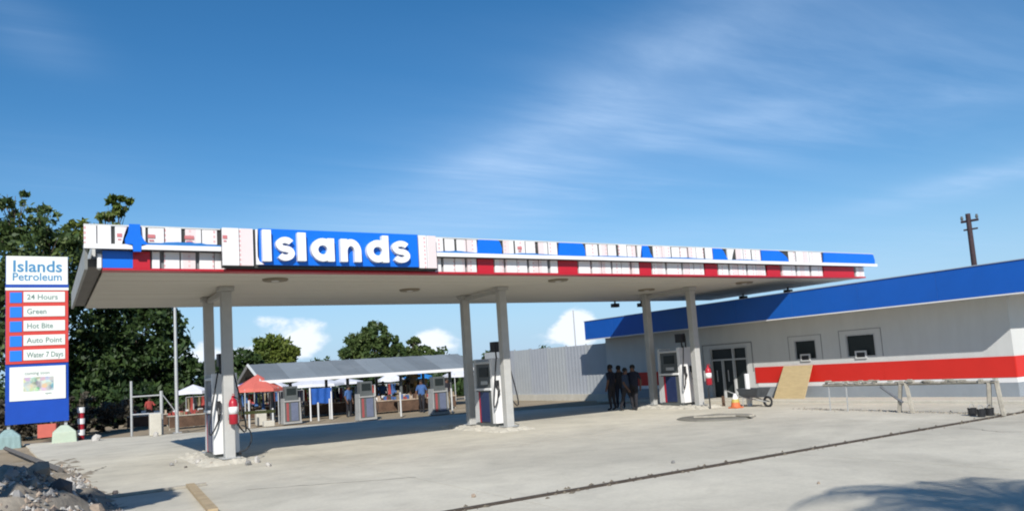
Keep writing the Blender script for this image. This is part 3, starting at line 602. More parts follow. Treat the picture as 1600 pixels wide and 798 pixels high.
# ------------------------------------------------------------------ store
SX, WX = 24.5, 25.75
st_ = thing('store_building', (28, 21, 0), 'long low station shop with deep blue fascia, grey walls and a red band', 'building')
YA, YB = 12.15, 32.3                                # right corner, left end
def wall(parent, name, m, y0, y1, z0, z1, x0=WX, x1=WX + .2): return box(name, m, parent, x0, x1, y0, y1, z0, z1)
WIN = [(16.83, 18.35, 1.52, 2.33), (19.95, 21.35, 1.52, 2.27)]
w1 = on_x(1322, 545, WX).y; w0 = on_x(1369, 545, WX).y; w3 = on_x(1241, 548, WX).y; w2 = on_x(1276, 548, WX).y
WIN = [(w0, w1, 1.56, 2.42), (w2, w3, 1.56, 2.36)]
dr1 = on_x(1112, 590, WX).y; dr0 = on_x(1171, 590, WX).y; DOOR = (dr0, dr1, 0, 2.3)
segs = sorted(WIN + [DOOR]); y = YA
for (a, b, z0, z1) in segs:
    wall(st_, 'wall_panel', storewall, y, a, .0, 3.3)
    if z0 > 0: wall(st_, 'wall_panel', storewall, a, b, .0, z0)
    wall(st_, 'wall_panel', storewall, a, b, z1, 3.3); y = b
wall(st_, 'wall_panel', storewall, y, YB, 0, 3.3)
box('side_wall', storewall, st_, WX + .2, 38, YA, YA + .2, 0, 3.3)
box('side_wall', storewall, st_, WX + .2, 38, YB - .2, YB, 0, 3.3)
box('roof_slab', greym, st_, SX + .12, 38, 10.92, YB + .1, 3.42, 3.95)
fy = [10.8, 13.6, 16.4, 19.2, 22.0, 24.8, 27.6, 30.1, 32.4]
for a, b in zip(fy[:-1], fy[1:]): box('fascia_panel', storeblue, st_, SX, SX + .08, a + .004, b - .004, 3.24, 4.19, bevel=.003)
for a in range(5): box('fascia_panel', storeblue, st_, SX + .082 + a * 2.7, SX + .078 + (a + 1) * 2.7, 10.8, 10.88, 3.24, 4.19)
box('fascia_cap', mat('cap_flash', (.30, .36, .44), .4, .05, 2), st_, SX - .03, SX + .12, 10.78, 32.43, 4.19, 4.215)
box('fascia_base_trim', white, st_, SX + .002, SX + .12, 10.9, 32.4, 3.2, 3.238)
for i in range(9): box('soffit_sheet', mat('store_soffit', (.62, .62, .58), .7, .03, 1), st_, SX + .13, WX - .004, 10.9 + i * 2.39 + .004, 10.9 + (i + 1) * 2.39 - .004, 3.25, 3.28)
box('soffit_sheet', MATS['store_soffit'], st_, WX + .204, 38, 10.9, YA - .004, 3.25, 3.28)
zr0, zr1 = .70, 1.36
ra = on_x(1181, 585, WX).y
for a, b in ((YA - .02, 16.5), (16.5, 20), (20, ra), (27.2, 30.8)):
    box('red_band', storered, st_, WX - .03, WX - .002, a + .002, b - .002, zr0, zr1)
box('red_band', storered, st_, WX + .0, 38, YA - .03, YA - .002, zr0, zr1)
for a, b in ((YA - .02, ra - .1), (dr1 + .9, 31.9)):
    box('base_band', storegrey, st_, WX - .025, WX - .002, a, b, .1, .54)
    box('white_band', white, st_, WX - .02, WX - .002, a, b, .543, .697)
box('base_band', storegrey, st_, WX, 38, YA - .025, YA - .002, .1, .54)
box('white_band', white, st_, WX, 38, YA - .02, YA - .002, .543, .697)
for (a, b, z0, z1) in WIN:
    fr = MB()
    for (p0, p1, q0, q1) in ((a, b, z0, z0 + .05), (a, b, z1 - .05, z1), (a, a + .05, z0 + .05, z1 - .05), (b - .05, b, z0 + .05, z1 - .05)): fr.box(WX - .0, WX + .12, p0, p1, q0, q1)
    w_ = fr.build('window', framem, st_)
    box('pane', glass, w_, WX + .08, WX + .1, a + .052, b - .052, z0 + .052, z1 - .052)
    m_ = (a + b) / 2
    MB().box(WX - .05, WX - .006, m_ - .23, m_ + .23, z0 - .05, z0 - .0).box(WX - .05, WX - .006, m_ - .23, m_ - .17, z0, z0 + .24).box(WX - .05, WX - .006, m_ + .17, m_ + .23, z0, z0 + .24).box(WX - .05, WX - .006, m_ - .17, m_ + .17, z0 + .18, z0 + .24).build('cash_hatch', lgrey, w_)
    box('hatch_opening', black, w_, WX - .04, WX - .004, m_ - .169, m_ + .169, z0 + .001, z0 + .179)
    e = .26                                          # dark outline of the unfinished reveal round the window
    k_ = MB()
    for (p0, p1, q0, q1) in ((a - e, b + e, z1 + .15, z1 + .17), (a - e, a - e + .025, z0 + .0, z1 + .15), (b + e - .025, b + e, z0 + .0, z1 + .15)): k_.box(WX - .008, WX - .002, p0, p1, q0, q1)
    k_.build('conduit_trim', mat('trim_grey', (.22, .22, .22), .6, .1, 3), w_)
# entrance door
a, b, z0, z1 = DOOR
dm = MB(); wd = b - a
for (p0, p1, q0, q1) in ((a, b, z1 - .07, z1), (a, a + .07, 0, z1 - .07), (b - .07, b, 0, z1 - .07), (a + .07, b - .07, 1.72, 1.79), (a + wd * .36, a + wd * .36 + .07, 0, 1.72), (a + wd * .66, a + wd * .66 + .06, 0, 1.72), (a + wd * .36, a + wd * .36 + .06, 1.79, z1 - .07)): dm.box(WX - .02, WX + .1, p0, p1, q0, q1)
dd = dm.build('entrance_door', framem, st_)
box('glass_pane', glass, dd, WX + .1, WX + .12, a, b, 0.02, z1 - .05)
for q in (a + wd * .5, a + wd * .8): MB().tube([(WX - .07, q, .8), (WX - .07, q, 1.3)], .02).build('door_handle', steel, dd)
MB().box(WX - .016, WX - .002, a - .3, b + .42, z1 + .12, z1 + .16).box(WX - .016, WX - .002, b + .38, b + .42, 1.2, z1 + .12).box(WX - .016, WX - .002, a - .3, a - .26, 1.2, z1 + .12).build('door_outline', mat('trim_grey', (.22, .22, .22), .6, .1, 3), dd)
pv = box('shop_step', concrete_pale, None, WX - 1.5, WX - .01, 10.5, 31.5, -.02, .1, bevel=.02); pv['kind'] = 'structure'; pv.name = 'pavement'
# panel fence beyond the store
fn = thing('panel_fence', (25.9, 38, -.06), 'tall plain grey corrugated sheet fence running back from the shop', 'fence')
yy = 32.45; k = 0
while yy < 45.2:
    P = []; n_ = 12
    for i in range(n_ + 1): P.append((25.9 + (.006 if (i // 1) % 2 else -.006), yy + 1.9 * i / n_))
    hgt = 3.0 + (yy - 32) * .012 + float(rng.uniform(-.015, .015)); vs = [(x, y_, .12) for x, y_ in P] + [(x, y_, hgt) for x, y_ in P]
    MB().add(vs, [(i, i + 1, n_ + 2 + i, n_ + 1 + i) for i in range(n_)]).build('fence_sheet', mat('fence_sheet_%d' % (k % 2), (0.38 - .02 * (k % 2), 0.40 - .02 * (k % 2), 0.41), .6, .05, 1), fn)
    box('post', steel, fn, 25.95, 26.02, yy - .03, yy + .03, -.06, hgt + .05); yy += 1.9; k += 1
box('plinth', concrete_pale, fn, 25.75, 26.1, 32.4, yy, -.06, .3)

# ------------------------------------------------------------------ clutter by the store
p = on_z(1247, 627); bx = WX - .12
py0, py1 = on_x(1223, 600, bx).y, on_x(1271, 600, bx).y
vs = []
for (y_, dyt) in ((py0, -.12), (py1, -.02)):
    vs += [(WX - .75, y_, .1), (WX - .715, y_, .1), (WX - .065, y_ + dyt, 1.36), (WX - .1, y_ + dyt, 1.36)]
tag(MB().add(vs, [(0, 1, 2, 3), (7, 6, 5, 4), (0, 4, 5, 1), (3, 2, 6, 7), (0, 3, 7, 4), (1, 5, 6, 2)]).build('plywood_sheet', plym), 'tan plywood sheet leaning against the red band under the left window', 'plywood sheet')
# traffic cone with yellow collar
p = Vector((23.1, 21.3, 0)); p = on_z(1150, 637); t = thing('traffic_cone', (p.x, p.y, 0), 'orange and yellow cone with white tip in front of the shop door', 'cone')
box('base', orange, t, p.x - .2, p.x + .2, p.y - .2, p.y + .2, 0, .05, bevel=.01)
MB().lathe((p.x, p.y, .05), [(.18, 0), (.15, .16)], 14).build('cone_body', orange, t)
MB().lathe((p.x, p.y, .21), [(.155, 0), (.12, .12)], 14).build('collar', yellow, t)
MB().lathe((p.x, p.y, .33), [(.115, 0), (.04, .2)], 14).build('tip', white, t)
# round unfinished slab, dark concrete all over
c = Vector((17.9, 17.2, 0)); c = (on_z(1065, 654) + on_z(1180, 652)) / 2
a_ = on_z(1065, 654) - c
MB2 = []
r2 = np.random.default_rng(5); vs = []; n_ = 28; ang0 = math.atan2(a_.y, a_.x); A_, B_2 = a_.length, 1.15
for hh_, sc_ in ((-.02, 1.03), (.03, 1.0), (.06, .93)):
    for i in range(n_):
        t_ = i * 2 * math.pi / n_; q = 1 + .05 * math.sin(3 * t_ + 1) + .03 * math.cos(5 * t_); lx_, ly_ = A_ * math.cos(t_) * q * sc_, B_2 * math.sin(t_) * q * sc_
        vs.append((c.x + lx_ * math.cos(ang0) - ly_ * math.sin(ang0), c.y + lx_ * math.sin(ang0) + ly_ * math.cos(ang0), hh_))
vs.append((c.x, c.y, .07))
fs = [(i + l_ * n_, (i + 1) % n_ + l_ * n_, (i + 1) % n_ + (l_ + 1) * n_, i + (l_ + 1) * n_) for l_ in range(2) for i in range(n_)] + [(2 * n_ + i, 2 * n_ + (i + 1) % n_, 3 * n_) for i in range(n_)]
tag(MB().add(vs, fs).build('manhole_slab', mat('dark_concrete', (.20, .19, .16), .8, .15, 3, .3, 20)), 'dark low oval tank cover slab on the forecourt near the right column', 'tank cover')
for (a1, b1, nm_) in (((1085, 652), (1150, 650), 'long'), ((1120, 648), (1175, 650), 'short')):
    plank(on_z(*a1, .075), on_z(*b1, .075), .2, .05, oldwood, 'form_board', 'pale %s board lying on the oval tank cover slab' % nm_, 'board')
# wheelbarrow
def wheelbarrow(x, y):
    t = thing('wheelbarrow', (x, y, 0), 'dark steel wheelbarrow parked by the shop door', 'wheelbarrow')
    MB().add([(x - .25, y - .35, .35), (x + .25, y - .35, .35), (x + .25, y + .35, .35), (x - .25, y + .35, .35), (x - .36, y - .5, .68), (x + .36, y - .5, .68), (x + .36, y + .5, .68), (x - .36, y + .5, .68)], [(0, 1, 2, 3), (0, 1, 5, 4), (1, 2, 6, 5), (2, 3, 7, 6), (3, 0, 4, 7)]).build('tray', mat('tray_steel', (.07, .08, .09), .6, .2, 5), t)
    MB().tube([(x, y - .62, .2 + .17 * math.cos(k)) if False else (x + .0, y - .62 + .17 * math.sin(k), .19 + .17 * math.cos(k)) for k in np.linspace(0, 6.283, 13)], .045, 6, cap=False).build('wheel', black, t)
    for s in (-1, 1): MB().tube([(x + s * .08, y - .62, .19), (x + s * .24, y + .3, .36), (x + s * .28, y + 1.0, .6)], .022, 6).build('handle', steel, t); MB().tube([(x + s * .24, y + .3, .36), (x + s * .24, y + .36, 0)], .02, 6).build('leg', steel, t)
p = on_z(1192, 628, .1); wheelbarrow(p.x - .8, p.y - .3)
# small posts and boxes by the door
for (px, py0_, py1_, r_, m, lb, cat) in ((1110, 605, 638, .025, black, 'thin dark rod standing just right of the right front column', 'rod'), (1131, 618, 634, .06, brown, 'short brown stub post left of the orange cone', 'stub post'), (1171, 583, 612, .09, white, 'white post beside the right edge of the shop door', 'post')):
    b_ = on_z(px, py1_ if px != 1171 else 634); h_ = on_y(px, py0_, b_.y).z
    tag(MB().tube([(b_.x, b_.y, 0), (b_.x, b_.y, h_)], r_, 10).build('bollard' if px == 1171 else 'stub_post', m), lb, cat)
# timber trestle rail in front of the shop, standing on three trestles with scraps on it
tr = thing('timber_trestle', (21, 13, 0), 'rough pale timber rail on splayed posts in front of the shop window', 'trestle')
P0, P1 = Vector((21.55, 15.6, .8)), Vector((20.6, 10.6, .8))
P0 = on_z(1290, 641); P1 = on_z(1567, 649); 
def al(t, z): q = P0.lerp(P1, t); return Vector((q.x, q.y, z))
for j, (a, b) in enumerate(((0, .35), (.33, .72), (.7, 1.0))):
    q0, q1 = al(a, .80 + .02 * j), al(b, .82 + .015 * j); n_ = Vector((.06, .0, 0))
    MB().tube([q0, q1], .045, 4).build('rail', oldwood, tr)
for t_, sp in ((.04, .02), (.16, .02), (.5, .1), (.53, -.08), (.955, .05), (.99, -.05)):
    q = al(t_, 0); big = .06 if t_ > .4 else .022
    MB().tube([q + Vector((sp, sp * 2, 0)), al(t_, .84)], big, 5).build('post', (steel if big < .03 else oldwood), tr)
MB().tube([al(.38, .75), al(.5, .3)], .04, 5).build('brace', mat('brace_dark', (.15, .16, .18), .8, .2, 4), tr)
scr = MB()
for k in range(70):
    q = al(rng.uniform(.02, 1), rng.uniform(.83, .93)); s = rng.uniform(.02, .06, 3); scr.box(q.x - s[0], q.x + s[0], q.y - s[1] * 1.5, q.y + s[1] * 1.5, q.z - s[2] * .5, q.z + s[2] * .5)
o = scr.build('timber_scraps', oldwood, tr); o['kind'] = 'stuff'
for k, (px, py) in enumerate(((1520, 649), (1534, 651), (1547, 649))):
    p = on_z(px, py); t = thing('bucket', (p.x, p.y, 0), ['leftmost', 'middle', 'rightmost'][k] + ' of three small black buckets at the trestle foot', 'bucket', 'black buckets by the trestle')
    MB().lathe((p.x, p.y, 0), [(.085, 0), (.11, .2), (.118, .2), (.1, .19), (.08, .02)], 12).build('pail', black, t)
    MB().tube([(p.x + .11 * math.cos(a), p.y, .2 + .1 * math.sin(a)) for a in np.linspace(0, math.pi, 8)], .008, 5).build('handle', steel, t)
# low ridge of loose mortar along the foot of the trestle
mr = MB()
for k in range(420):
    t_ = rng.uniform(-.25, 1.02); q = al(t_, 0); r_ = rng.uniform(.015, .05); x, y_ = q.x + rng.normal(.25, .12), q.y + rng.normal(0, .1); qq = rng.uniform(.6, 1.3, 5) * r_
    mr.add([(x - qq[0], y_, 0), (x, y_ - qq[1], 0), (x + qq[2], y_, 0), (x, y_ + qq[3], 0), (x, y_, qq[4])], [(0, 1, 4), (1, 2, 4), (2, 3, 4), (3, 0, 4)])
o = mr.build('loose_gravel', mat('mortar_crumbs', (.30, .27, .22), .95, .2, 8), None); tag(o, 'line of loose gravel along the foot of the timber trestle', 'gravel', None, 'stuff')

# ------------------------------------------------------------------ utility pole, lamp pole, pipe gate
UX = 42.0; a = on_x(1522, 412, UX); b = on_x(1512, 334, UX); base = a + (a - b) * 1.0; base = Vector((a.x, a.y, -.06)); top = Vector((b.x, b.y, b.z))
up = thing('utility_pole', base, 'dark wooden utility pole with crossarm rising behind the shop roof', 'utility pole')
MB().tube([base, top], [.17, .12], 10).build('pole_shaft', polem, up)
cz = on_x(1515, 345, UX); dv = Vector((.15, -1, 0)).normalized()
MB().tube([cz - dv * .42, cz + dv * .42], .07, 6).build('crossarm', polem, up)
MB().tube([cz + Vector((0, 0, -.45)) - dv * .34, cz + Vector((0, 0, -.45)) + dv * .34], .05, 6).build('crossarm', polem, up)
for s in (-.36, .36): MB().lathe(tuple(cz + dv * s + Vector((0, 0, .08))), [(.05, 0), (.08, .08), (.05, .22)], 8).build('insulator', dgrey, up)
q = on_z(277, 676); lp = thing('lamp_pole', (q.x, q.y, 0), 'slim tall grey steel pole behind the canopy left of the columns', 'lamp pole')
MB().tube([(q.x, q.y, 0), (q.x, q.y, 7.4)], [.085, .06], 10).build('pole_shaft', steel, lp)
MB().tube([(q.x, q.y, 7.3), (q.x + .5, q.y, 7.5), (q.x + .9, q.y, 7.52)], .035, 6).build('arm', steel, lp)
box('base_plate', steel, lp, q.x - .18, q.x + .18, q.y - .18, q.y + .18, 0, .04)
gt = thing('pipe_gate_frame', (q.x - 2, q.y, 0), 'bare steel pipe gate frame with two rails left of the slim pole', 'gate frame')
ga, gb = on_z(206, 681), on_z(253, 678); gb = Vector((gb.x, ga.y, 0)) if False else gb
za = on_y(206, 595, ga.y).z; zb_ = on_y(253, 610, gb.y).z
MB().tube([ga, ga + Vector((0, 0, za))], .055, 8).build('post', steel, gt); MB().tube([gb, gb + Vector((0, 0, zb_))], .075, 8).build('post', steel, gt)
for py_ in (618, 646):
    z_ = on_y(230, py_, (ga.y + gb.y) / 2).z; MB().tube([(ga.x, ga.y, z_), (gb.x, gb.y, z_)], .035, 6).build('rail', steel, gt)
MB().tube([(gb.x, gb.y, zb_ - .1), (q.x, q.y - .1, .9)], .02, 6).build('brace', steel, gt)
# slim mast behind the fence
m0 = on_x(901, 560, 36); m1 = on_x(899, 484, 36)
tag(MB().tube([(m0.x, m0.y, -.06), (m0.x, m0.y, m1.z)], [.06, .04], 8).build('thin_mast', steel), 'very slim pale mast rising behind the grey sheet fence', 'mast')

# ------------------------------------------------------------------ old station beyond: low roof, pumps
ol = thing('pump_shelter', (13, 40, -.06), 'low shelter with a grey sheet gable roof over old pumps', 'shelter')
E0, E1 = on_y(409, 594, 40.6), on_y(722, 577, 40.6); R0, R1 = on_y(394, 567, 43.4), on_y(724, 555, 43.4)
ax = (E1 - E0); axn = Vector((ax.x, ax.y, 0)).normalized(); nrm = Vector((-axn.y, axn.x, 0))
zE, zR = (E0.z + E1.z) / 2, (R0.z + R1.z) / 2 + .0
LEN = ax.length + 1.2; O = Vector((E0.x, E0.y, 0)); wd = 2.8
def op(t, s, z): q = O + axn * t + nrm * s; return Vector((q.x, q.y, z))
NS = 26
for side in (0, 1):
    for i in range(NS):
        t0, t1 = LEN * i / NS, LEN * (i + 1) / NS + .02; s0, s1 = (0, wd) if side == 0 else (2 * wd, wd)
        zz = .012 * (i % 2)
        q = [op(t0, s0, zE + zz), op(t1, s0, zE + zz), op(t1, s1, zR + zz), op(t0, s1, zR + zz)]; q2 = [v_ + Vector((0, 0, .02)) for v_ in q]
        MB().add(q + q2, [(0, 1, 2, 3), (4, 5, 6, 7), (0, 1, 5, 4), (1, 2, 6, 5), (2, 3, 7, 6), (3, 0, 4, 7)]).build('roof_sheet', mat('roof_sheet_%d' % (i // 3 * 2 % 3), tuple(Vector((.17, .195, .215)) * (1 + .14 * (i // 3 * 2 % 3 - 1))), .6, .08, .8, dirt=.3, grime=(.33, .35, .37)), ol)
gq = [op(0, -.02, zE - .12), op(LEN, -.02, zE - .12), op(LEN, .1, zE - .12), op(0, .1, zE - .12)]
MB().add(gq + [v_ + Vector((0, 0, .16)) for v_ in gq], [(0, 1, 2, 3), (4, 5, 6, 7), (0, 1, 5, 4), (1, 2, 6, 5), (2, 3, 7, 6), (3, 0, 4, 7)]).build('gutter', white, ol)
for s0, s1 in ((0, wd), (2 * wd, wd)): MB().tube([op(-.05, s0, zE + .0), op(-.05, s1, zR + .0)], .09, 4).build('barge_board', greym, ol)
for t_ in (1.7, 4.9, 8.1, 11.3, 13.2):
    for s in (.9, 2 * wd - .9): MB().tube([op(t_, s, -.06), op(t_, s, zE + .25)], .09, 6).build('post', dgrey, ol)
for s in (.9, 2 * wd - .9): MB().tube([op(.2, s, zE + .16), op(LEN - .2, s, zE + .16)], .1, 4).build('beam', dgrey, ol)
oldgrey = mat('old_grey_paint', (.33, .33, .32), .6, .1, 3)
def make_old_pump():
    t = thing('old_fuel_pump', (0, 0, 0), '', 'fuel pump', 'old fuel pumps under the low shelter')
    box('plinth', oldgrey, t, -.55, .55, -.3, .3, 0, .1)
    box('cabinet', dgrey, t, -.42, .42, -.25, .25, .1, 1.1, bevel=.01)
    box('front_panel', mat('pump_front_blue_grey', (.13, .15, .22), .5, .1, 3), t, -.06, .36, -.27, -.252, .14, 1.06)
    box('red_stripe', mat('faded_red', (.30,.07,.07), .6, .1, 3), t, -.34, -.2, -.27, -.252, .14, 1.06)
    box('shelf', oldgrey, t, -.5, .5, -.3, .3, 1.1, 1.18, bevel=.01)
    h = box('display_head', dgrey, t, -.38, .38, -.2, .2, 1.18, 1.9, bevel=.01); box('screen', glass, h, -.28, .28, -.22, -.202, 1.45, 1.8)
    for s in (-1, 1): MB().prism([(s * .44, .05), (s * .53, .05), (s * .49, 1.3), (s * .44, 1.3)], 'y', -.28, .28).build('end_cheek', oldgrey, t)
    MB().tube([(.55, -.2, 1.0), (.68, -.25, .6), (.62, -.22, .25), (.56, -.1, .8)], .02, 5).build('hose', black, t)
    return t
pl = ['leftmost old pump in the low shelter with a blue tinted front', 'middle old pump in the low shelter with a red stripe', 'right old pump in the low shelter beside the big canopy column']
op0 = make_old_pump()
for k, (px, py) in enumerate(((455, 661), (572, 655), (686, 646))):
    p = on_z(px, py); o = op0 if k == 0 else copy_tree(op0); o.location = (p.x, p.y, 0.0); o.scale = (.84, .9, .96); o.rotation_euler = (0, 0, math.atan2(axn.y, axn.x) + .05); o['label'] = pl[k]

# ------------------------------------------------------------------ people
def person(loc, rz, label, shirt, trousers, pose='stand', group=None, hat=None, h=1.75):
    V = []; E = []; Rr = []
    def a(p, r, par=None):
        V.append(Vector(p)); Rr.append(r)
        if par is not None: E.append((par, len(V) - 1))
        return len(V) - 1
    pel = a((0, 0, .96), .145); ch = a((0, .01, 1.2), .15, pel); ch2 = a((0, .01, 1.38), .15, ch); nk = a((0, .01, 1.5), .062, ch2); hd = a((0, -.01, 1.60), .092, nk); hd2 = a((0, -.01, 1.68), .088, hd)
    a((0, -.105, 1.615), .018, hd)                    # nose
    step = {'stand': .02, 'walk': .22, 'reach': .05}[pose]
    for s in (-1, 1):
        hip = a((s * .1, 0, .9), .10, pel); kn = a((s * .12, -step * s * .6 - .02, .5), .065, hip); an = a((s * .13, -step * s + .03, .09), .043, kn); a((s * .15, -step * s - .14, .04), .04, an)
        sh = a((s * .19, .01, 1.42), .062, ch2)
        if pose == 'reach' and s == 1: el_, wr = (s * .27, -.12, 1.2), (s * .2, -.36, 1.25)
        else: el_, wr = (s * .27, .03 + step * s * .4, 1.14), (s * .25, -.07 + step * s * .7, .89)
        e_ = a(el_, .047, sh); w_ = a(wr, .033, e_); d = (Vector(wr) - Vector(el_)).normalized(); pm = a(Vector(wr) + d * .08, .033, w_)
        for k in range(4): f1 = a(Vector(wr) + d * .13 + Vector((0, (k - 1.5) * .02, 0)), .011, pm); a(Vector(wr) + d * (.17 - .008 * abs(k - 1.5)) + Vector((-s * .012, (k - 1.5) * .021, 0)), .009, f1)
        a(Vector(wr) + d * .07 + Vector((-s * .01, -.05, 0)), .011, w_)
    me = bpy.data.meshes.new('person_body'); me.from_pydata(V, E, []); o = bpy.data.objects.new('body', me); C.objects.link(o)
    sk = o.modifiers.new('s', 'SKIN'); 
    for i, sv in enumerate(me.skin_vertices[0].data): sv.radius = (Rr[i] * 1.12, Rr[i] * (.85 if i in (1, 2, 0) else 1.12)); sv.use_root = i == 0
    o.modifiers.new('u', 'SUBSURF').levels = 1
    dg = bpy.context.evaluated_depsgraph_get(); m2 = bpy.data.meshes.new_from_object(o.evaluated_get(dg)); bpy.data.objects.remove(o)
    for q in (skin, shirt, trousers, black): m2.materials.append(q)
    for pgon in m2.polygons:
        c_ = pgon.center; z = c_.z; pgon.use_smooth = True
        arm = abs(c_.x) > .215
        pgon.material_index = 3 if z < .1 else (0 if z > 1.49 else (2 if (z < .98 and not arm) else (0 if arm and z < 1.2 else 1)))
    t = thing('person', loc, label, 'person', group); t.rotation_euler = (0, 0, rz); k = h / 1.75; t.scale = (k, k, k)
    b = bpy.data.objects.new('body', m2); C.objects.link(b); b.parent = t
    hm = MB().lathe((0, .005, 1.62), [(.1, 0), (.108, .06), (.09, .12), (.05, .155), (.0, .16)], 12).build('hair' if not hat else 'hat', hat or hairm, None, smooth=True); hm.parent = t
    for s in (-1, 1): e_ = MB().lathe((s * .035, -.098, 1.64), [(.002, -.008), (.010, 0), (.002, .008)], 6).build('eye', black, None); e_.parent = t
    return t
navyc = mat('navy_cloth', (.010, .014, .03), .9, .2, 8); darkc = mat('dark_cloth', (.018, .018, .024), .9, .2, 8); bluec = mat('blue_cloth', (.05, .12, .3), .9, .2, 8); redc = mat('red_cloth', (.35, .06, .05), .9, .2, 8); whitec = mat('white_cloth', (.6, .6, .6), .9, .1, 8); khaki = mat('khaki_cloth', (.25, .2, .13), .9, .2, 8)
p = on_z(958, 641); person((p.x, p.y, 0), R(200), 'person in dark navy clothes standing leftmost of the group in the shade', navyc, darkc, 'stand', 'people in the shade by the shop corner', h=1.86)
p = on_z(968, 638); person((p.x + .1, p.y, 0), R(150), 'person in black second from the left of the group in the shade', darkc, navyc, 'stand', 'people in the shade by the shop corner', h=1.8)
p = on_z(981, 641); person((p.x, p.y, 0), R(20), 'shorter person in slate blue between the two taller ones', mat('slate_cloth', (.03, .05, .09), .9, .2, 8), darkc, 'walk', 'people in the shade by the shop corner', h=1.7)
p = on_z(993, 640); person((p.x, p.y, 0), R(-60), 'person in dark clothes walking beside the right back column', navyc, darkc, 'walk', 'people in the shade by the shop corner', h=1.8)
for (px, py, rz, lb, sh_, tr_, ps, z) in ((303, 652, 10, 'person in blue top standing under trees near the slim pole', bluec, darkc, 'stand', -.06), (546, 652, 30, 'person in dark clothes beside the middle old pump', bluec, darkc, 'stand', -.1),
        (322, 650, 150, 'person in white shirt walking behind the left columns', whitec, darkc, 'walk', -.06), (437, 645, 200, 'person in red shirt behind the leftmost old pump', redc, khaki, 'walk', -.06), (385, 645, -30, 'person in dark shirt under the red tent', darkc, khaki, 'stand', -.06),
        (640, 640, 80, 'person in khaki standing left of the brown goods heap', khaki, brown, 'reach', -.06), (600, 640, 0, 'person in blue shirt at the counter between the old pumps', bluec, khaki, 'stand', -.06), (517, 640, -100, 'person in white shirt next to the blue hanging tarp', whitec, darkc, 'walk', -.06),
        (455, 640, 60, 'person in white shirt between the leftmost old pump and the blue tarp', whitec, navyc, 'stand', -.06), (660, 644, -40, 'person in blue shirt in front of the stall below the blue umbrella', bluec, darkc, 'walk', -.06), (700, 640, 20, 'person in dark shirt right of the right old pump', darkc, khaki, 'stand', -.06), (415, 648, 90, 'person in khaki near the red tent pole', khaki, darkc, 'walk', -.06), (572, 640, 170, 'person in red shirt half hidden by the middle old pump', redc, darkc, 'stand', -.06), (234, 664, 20, 'person in red shirt seen through the pipe gate', redc, darkc, 'reach', -.06)):
    p = on_z(px, py, z); person((p.x, p.y, z), R(rz), lb, sh_, tr_, ps, 'people at the market')

# ------------------------------------------------------------------ market beyond
def tent(px, py, Y, w_, h_, m, label, cat='market tent', group='market tents and umbrellas', peak=.6, roofname='tent'):
    c_ = on_y(px, py, Y); x, y_, z = c_.x, c_.y, max(1.8, c_.z)
    t = thing(roofname, (x, y_, -.06), label, cat, group); n_ = 8
    vs = []; 
    for s, zz in ((1.0, z), (1.02, z - .16), ):
        for i in range(n_): a_ = 2 * math.pi * i / n_ + .39; vs.append((x + w_ / 2 * s * math.cos(a_), y_ + w_ / 2 * s * math.sin(a_), zz + float(rng.uniform(-.04, .04))))
    vs.append((x, y_, z + peak)); k = 2 * n_
    MB().add(vs, [(i, (i + 1) % n_, k) for i in range(n_)] + [(i, (i + 1) % n_, n_ + (i + 1) % n_, n_ + i) for i in range(n_)]).build('canopy_cloth', m, t)
    for sx_, sy_ in ((-1, -1), (1, -1), (1, 1), (-1, 1)) if roofname == 'tent' else ((0, 0),):
        MB().tube([(x + sx_ * w_ * .32, y_ + sy_ * w_ * .32, -.06), (x + sx_ * w_ * .32, y_ + sy_ * w_ * .32, z + (.02 if sx_ else peak - .05))], .035, 6).build('pole', steel, t)
    return t
tent(403, 617, 41.2, 2.6, 0, tarpred, 'faded red market tent left of the low shelter', peak=.75)
tent(426, 607, 50, 2.0, 0, tarpwhite, 'white umbrella behind the red tent', roofname='umbrella', peak=.5)
tent(372, 608, 52, 2.6, 0, tarpwhite, 'pale tent close right of the left columns', peak=.3)
tent(385, 606, 58, 2.6, 0, tarpblue, 'blue tent between the pale and red tents', peak=.5)
tent(492, 605, 50, 3.8, 0, tarpwhite, 'wide white tent behind the blue tarp', peak=.5)
tent(538, 603, 52, 2.6, 0, tarpwhite, 'white tent behind the middle old pump', peak=.3)
tent(611, 605, 50, 1.9, 0, tarpwhite, 'small white umbrella right of the middle old pump', roofname='umbrella', peak=.5)
tent(652, 592, 52, 2.2, 0, mat('bright_blue', (.02, .2, .55), .5, .1, 2), 'bright blue umbrella over the brown goods', roofname='umbrella', peak=.4)
tent(718, 598, 50, 2.4, 0, tarpwhite, 'white tent seen beside the middle back column', peak=.5)
tent(302, 610, 46, 1.7, 0, tarpwhite, 'pale umbrella under the trees left of the columns', roofname='umbrella', peak=.35)
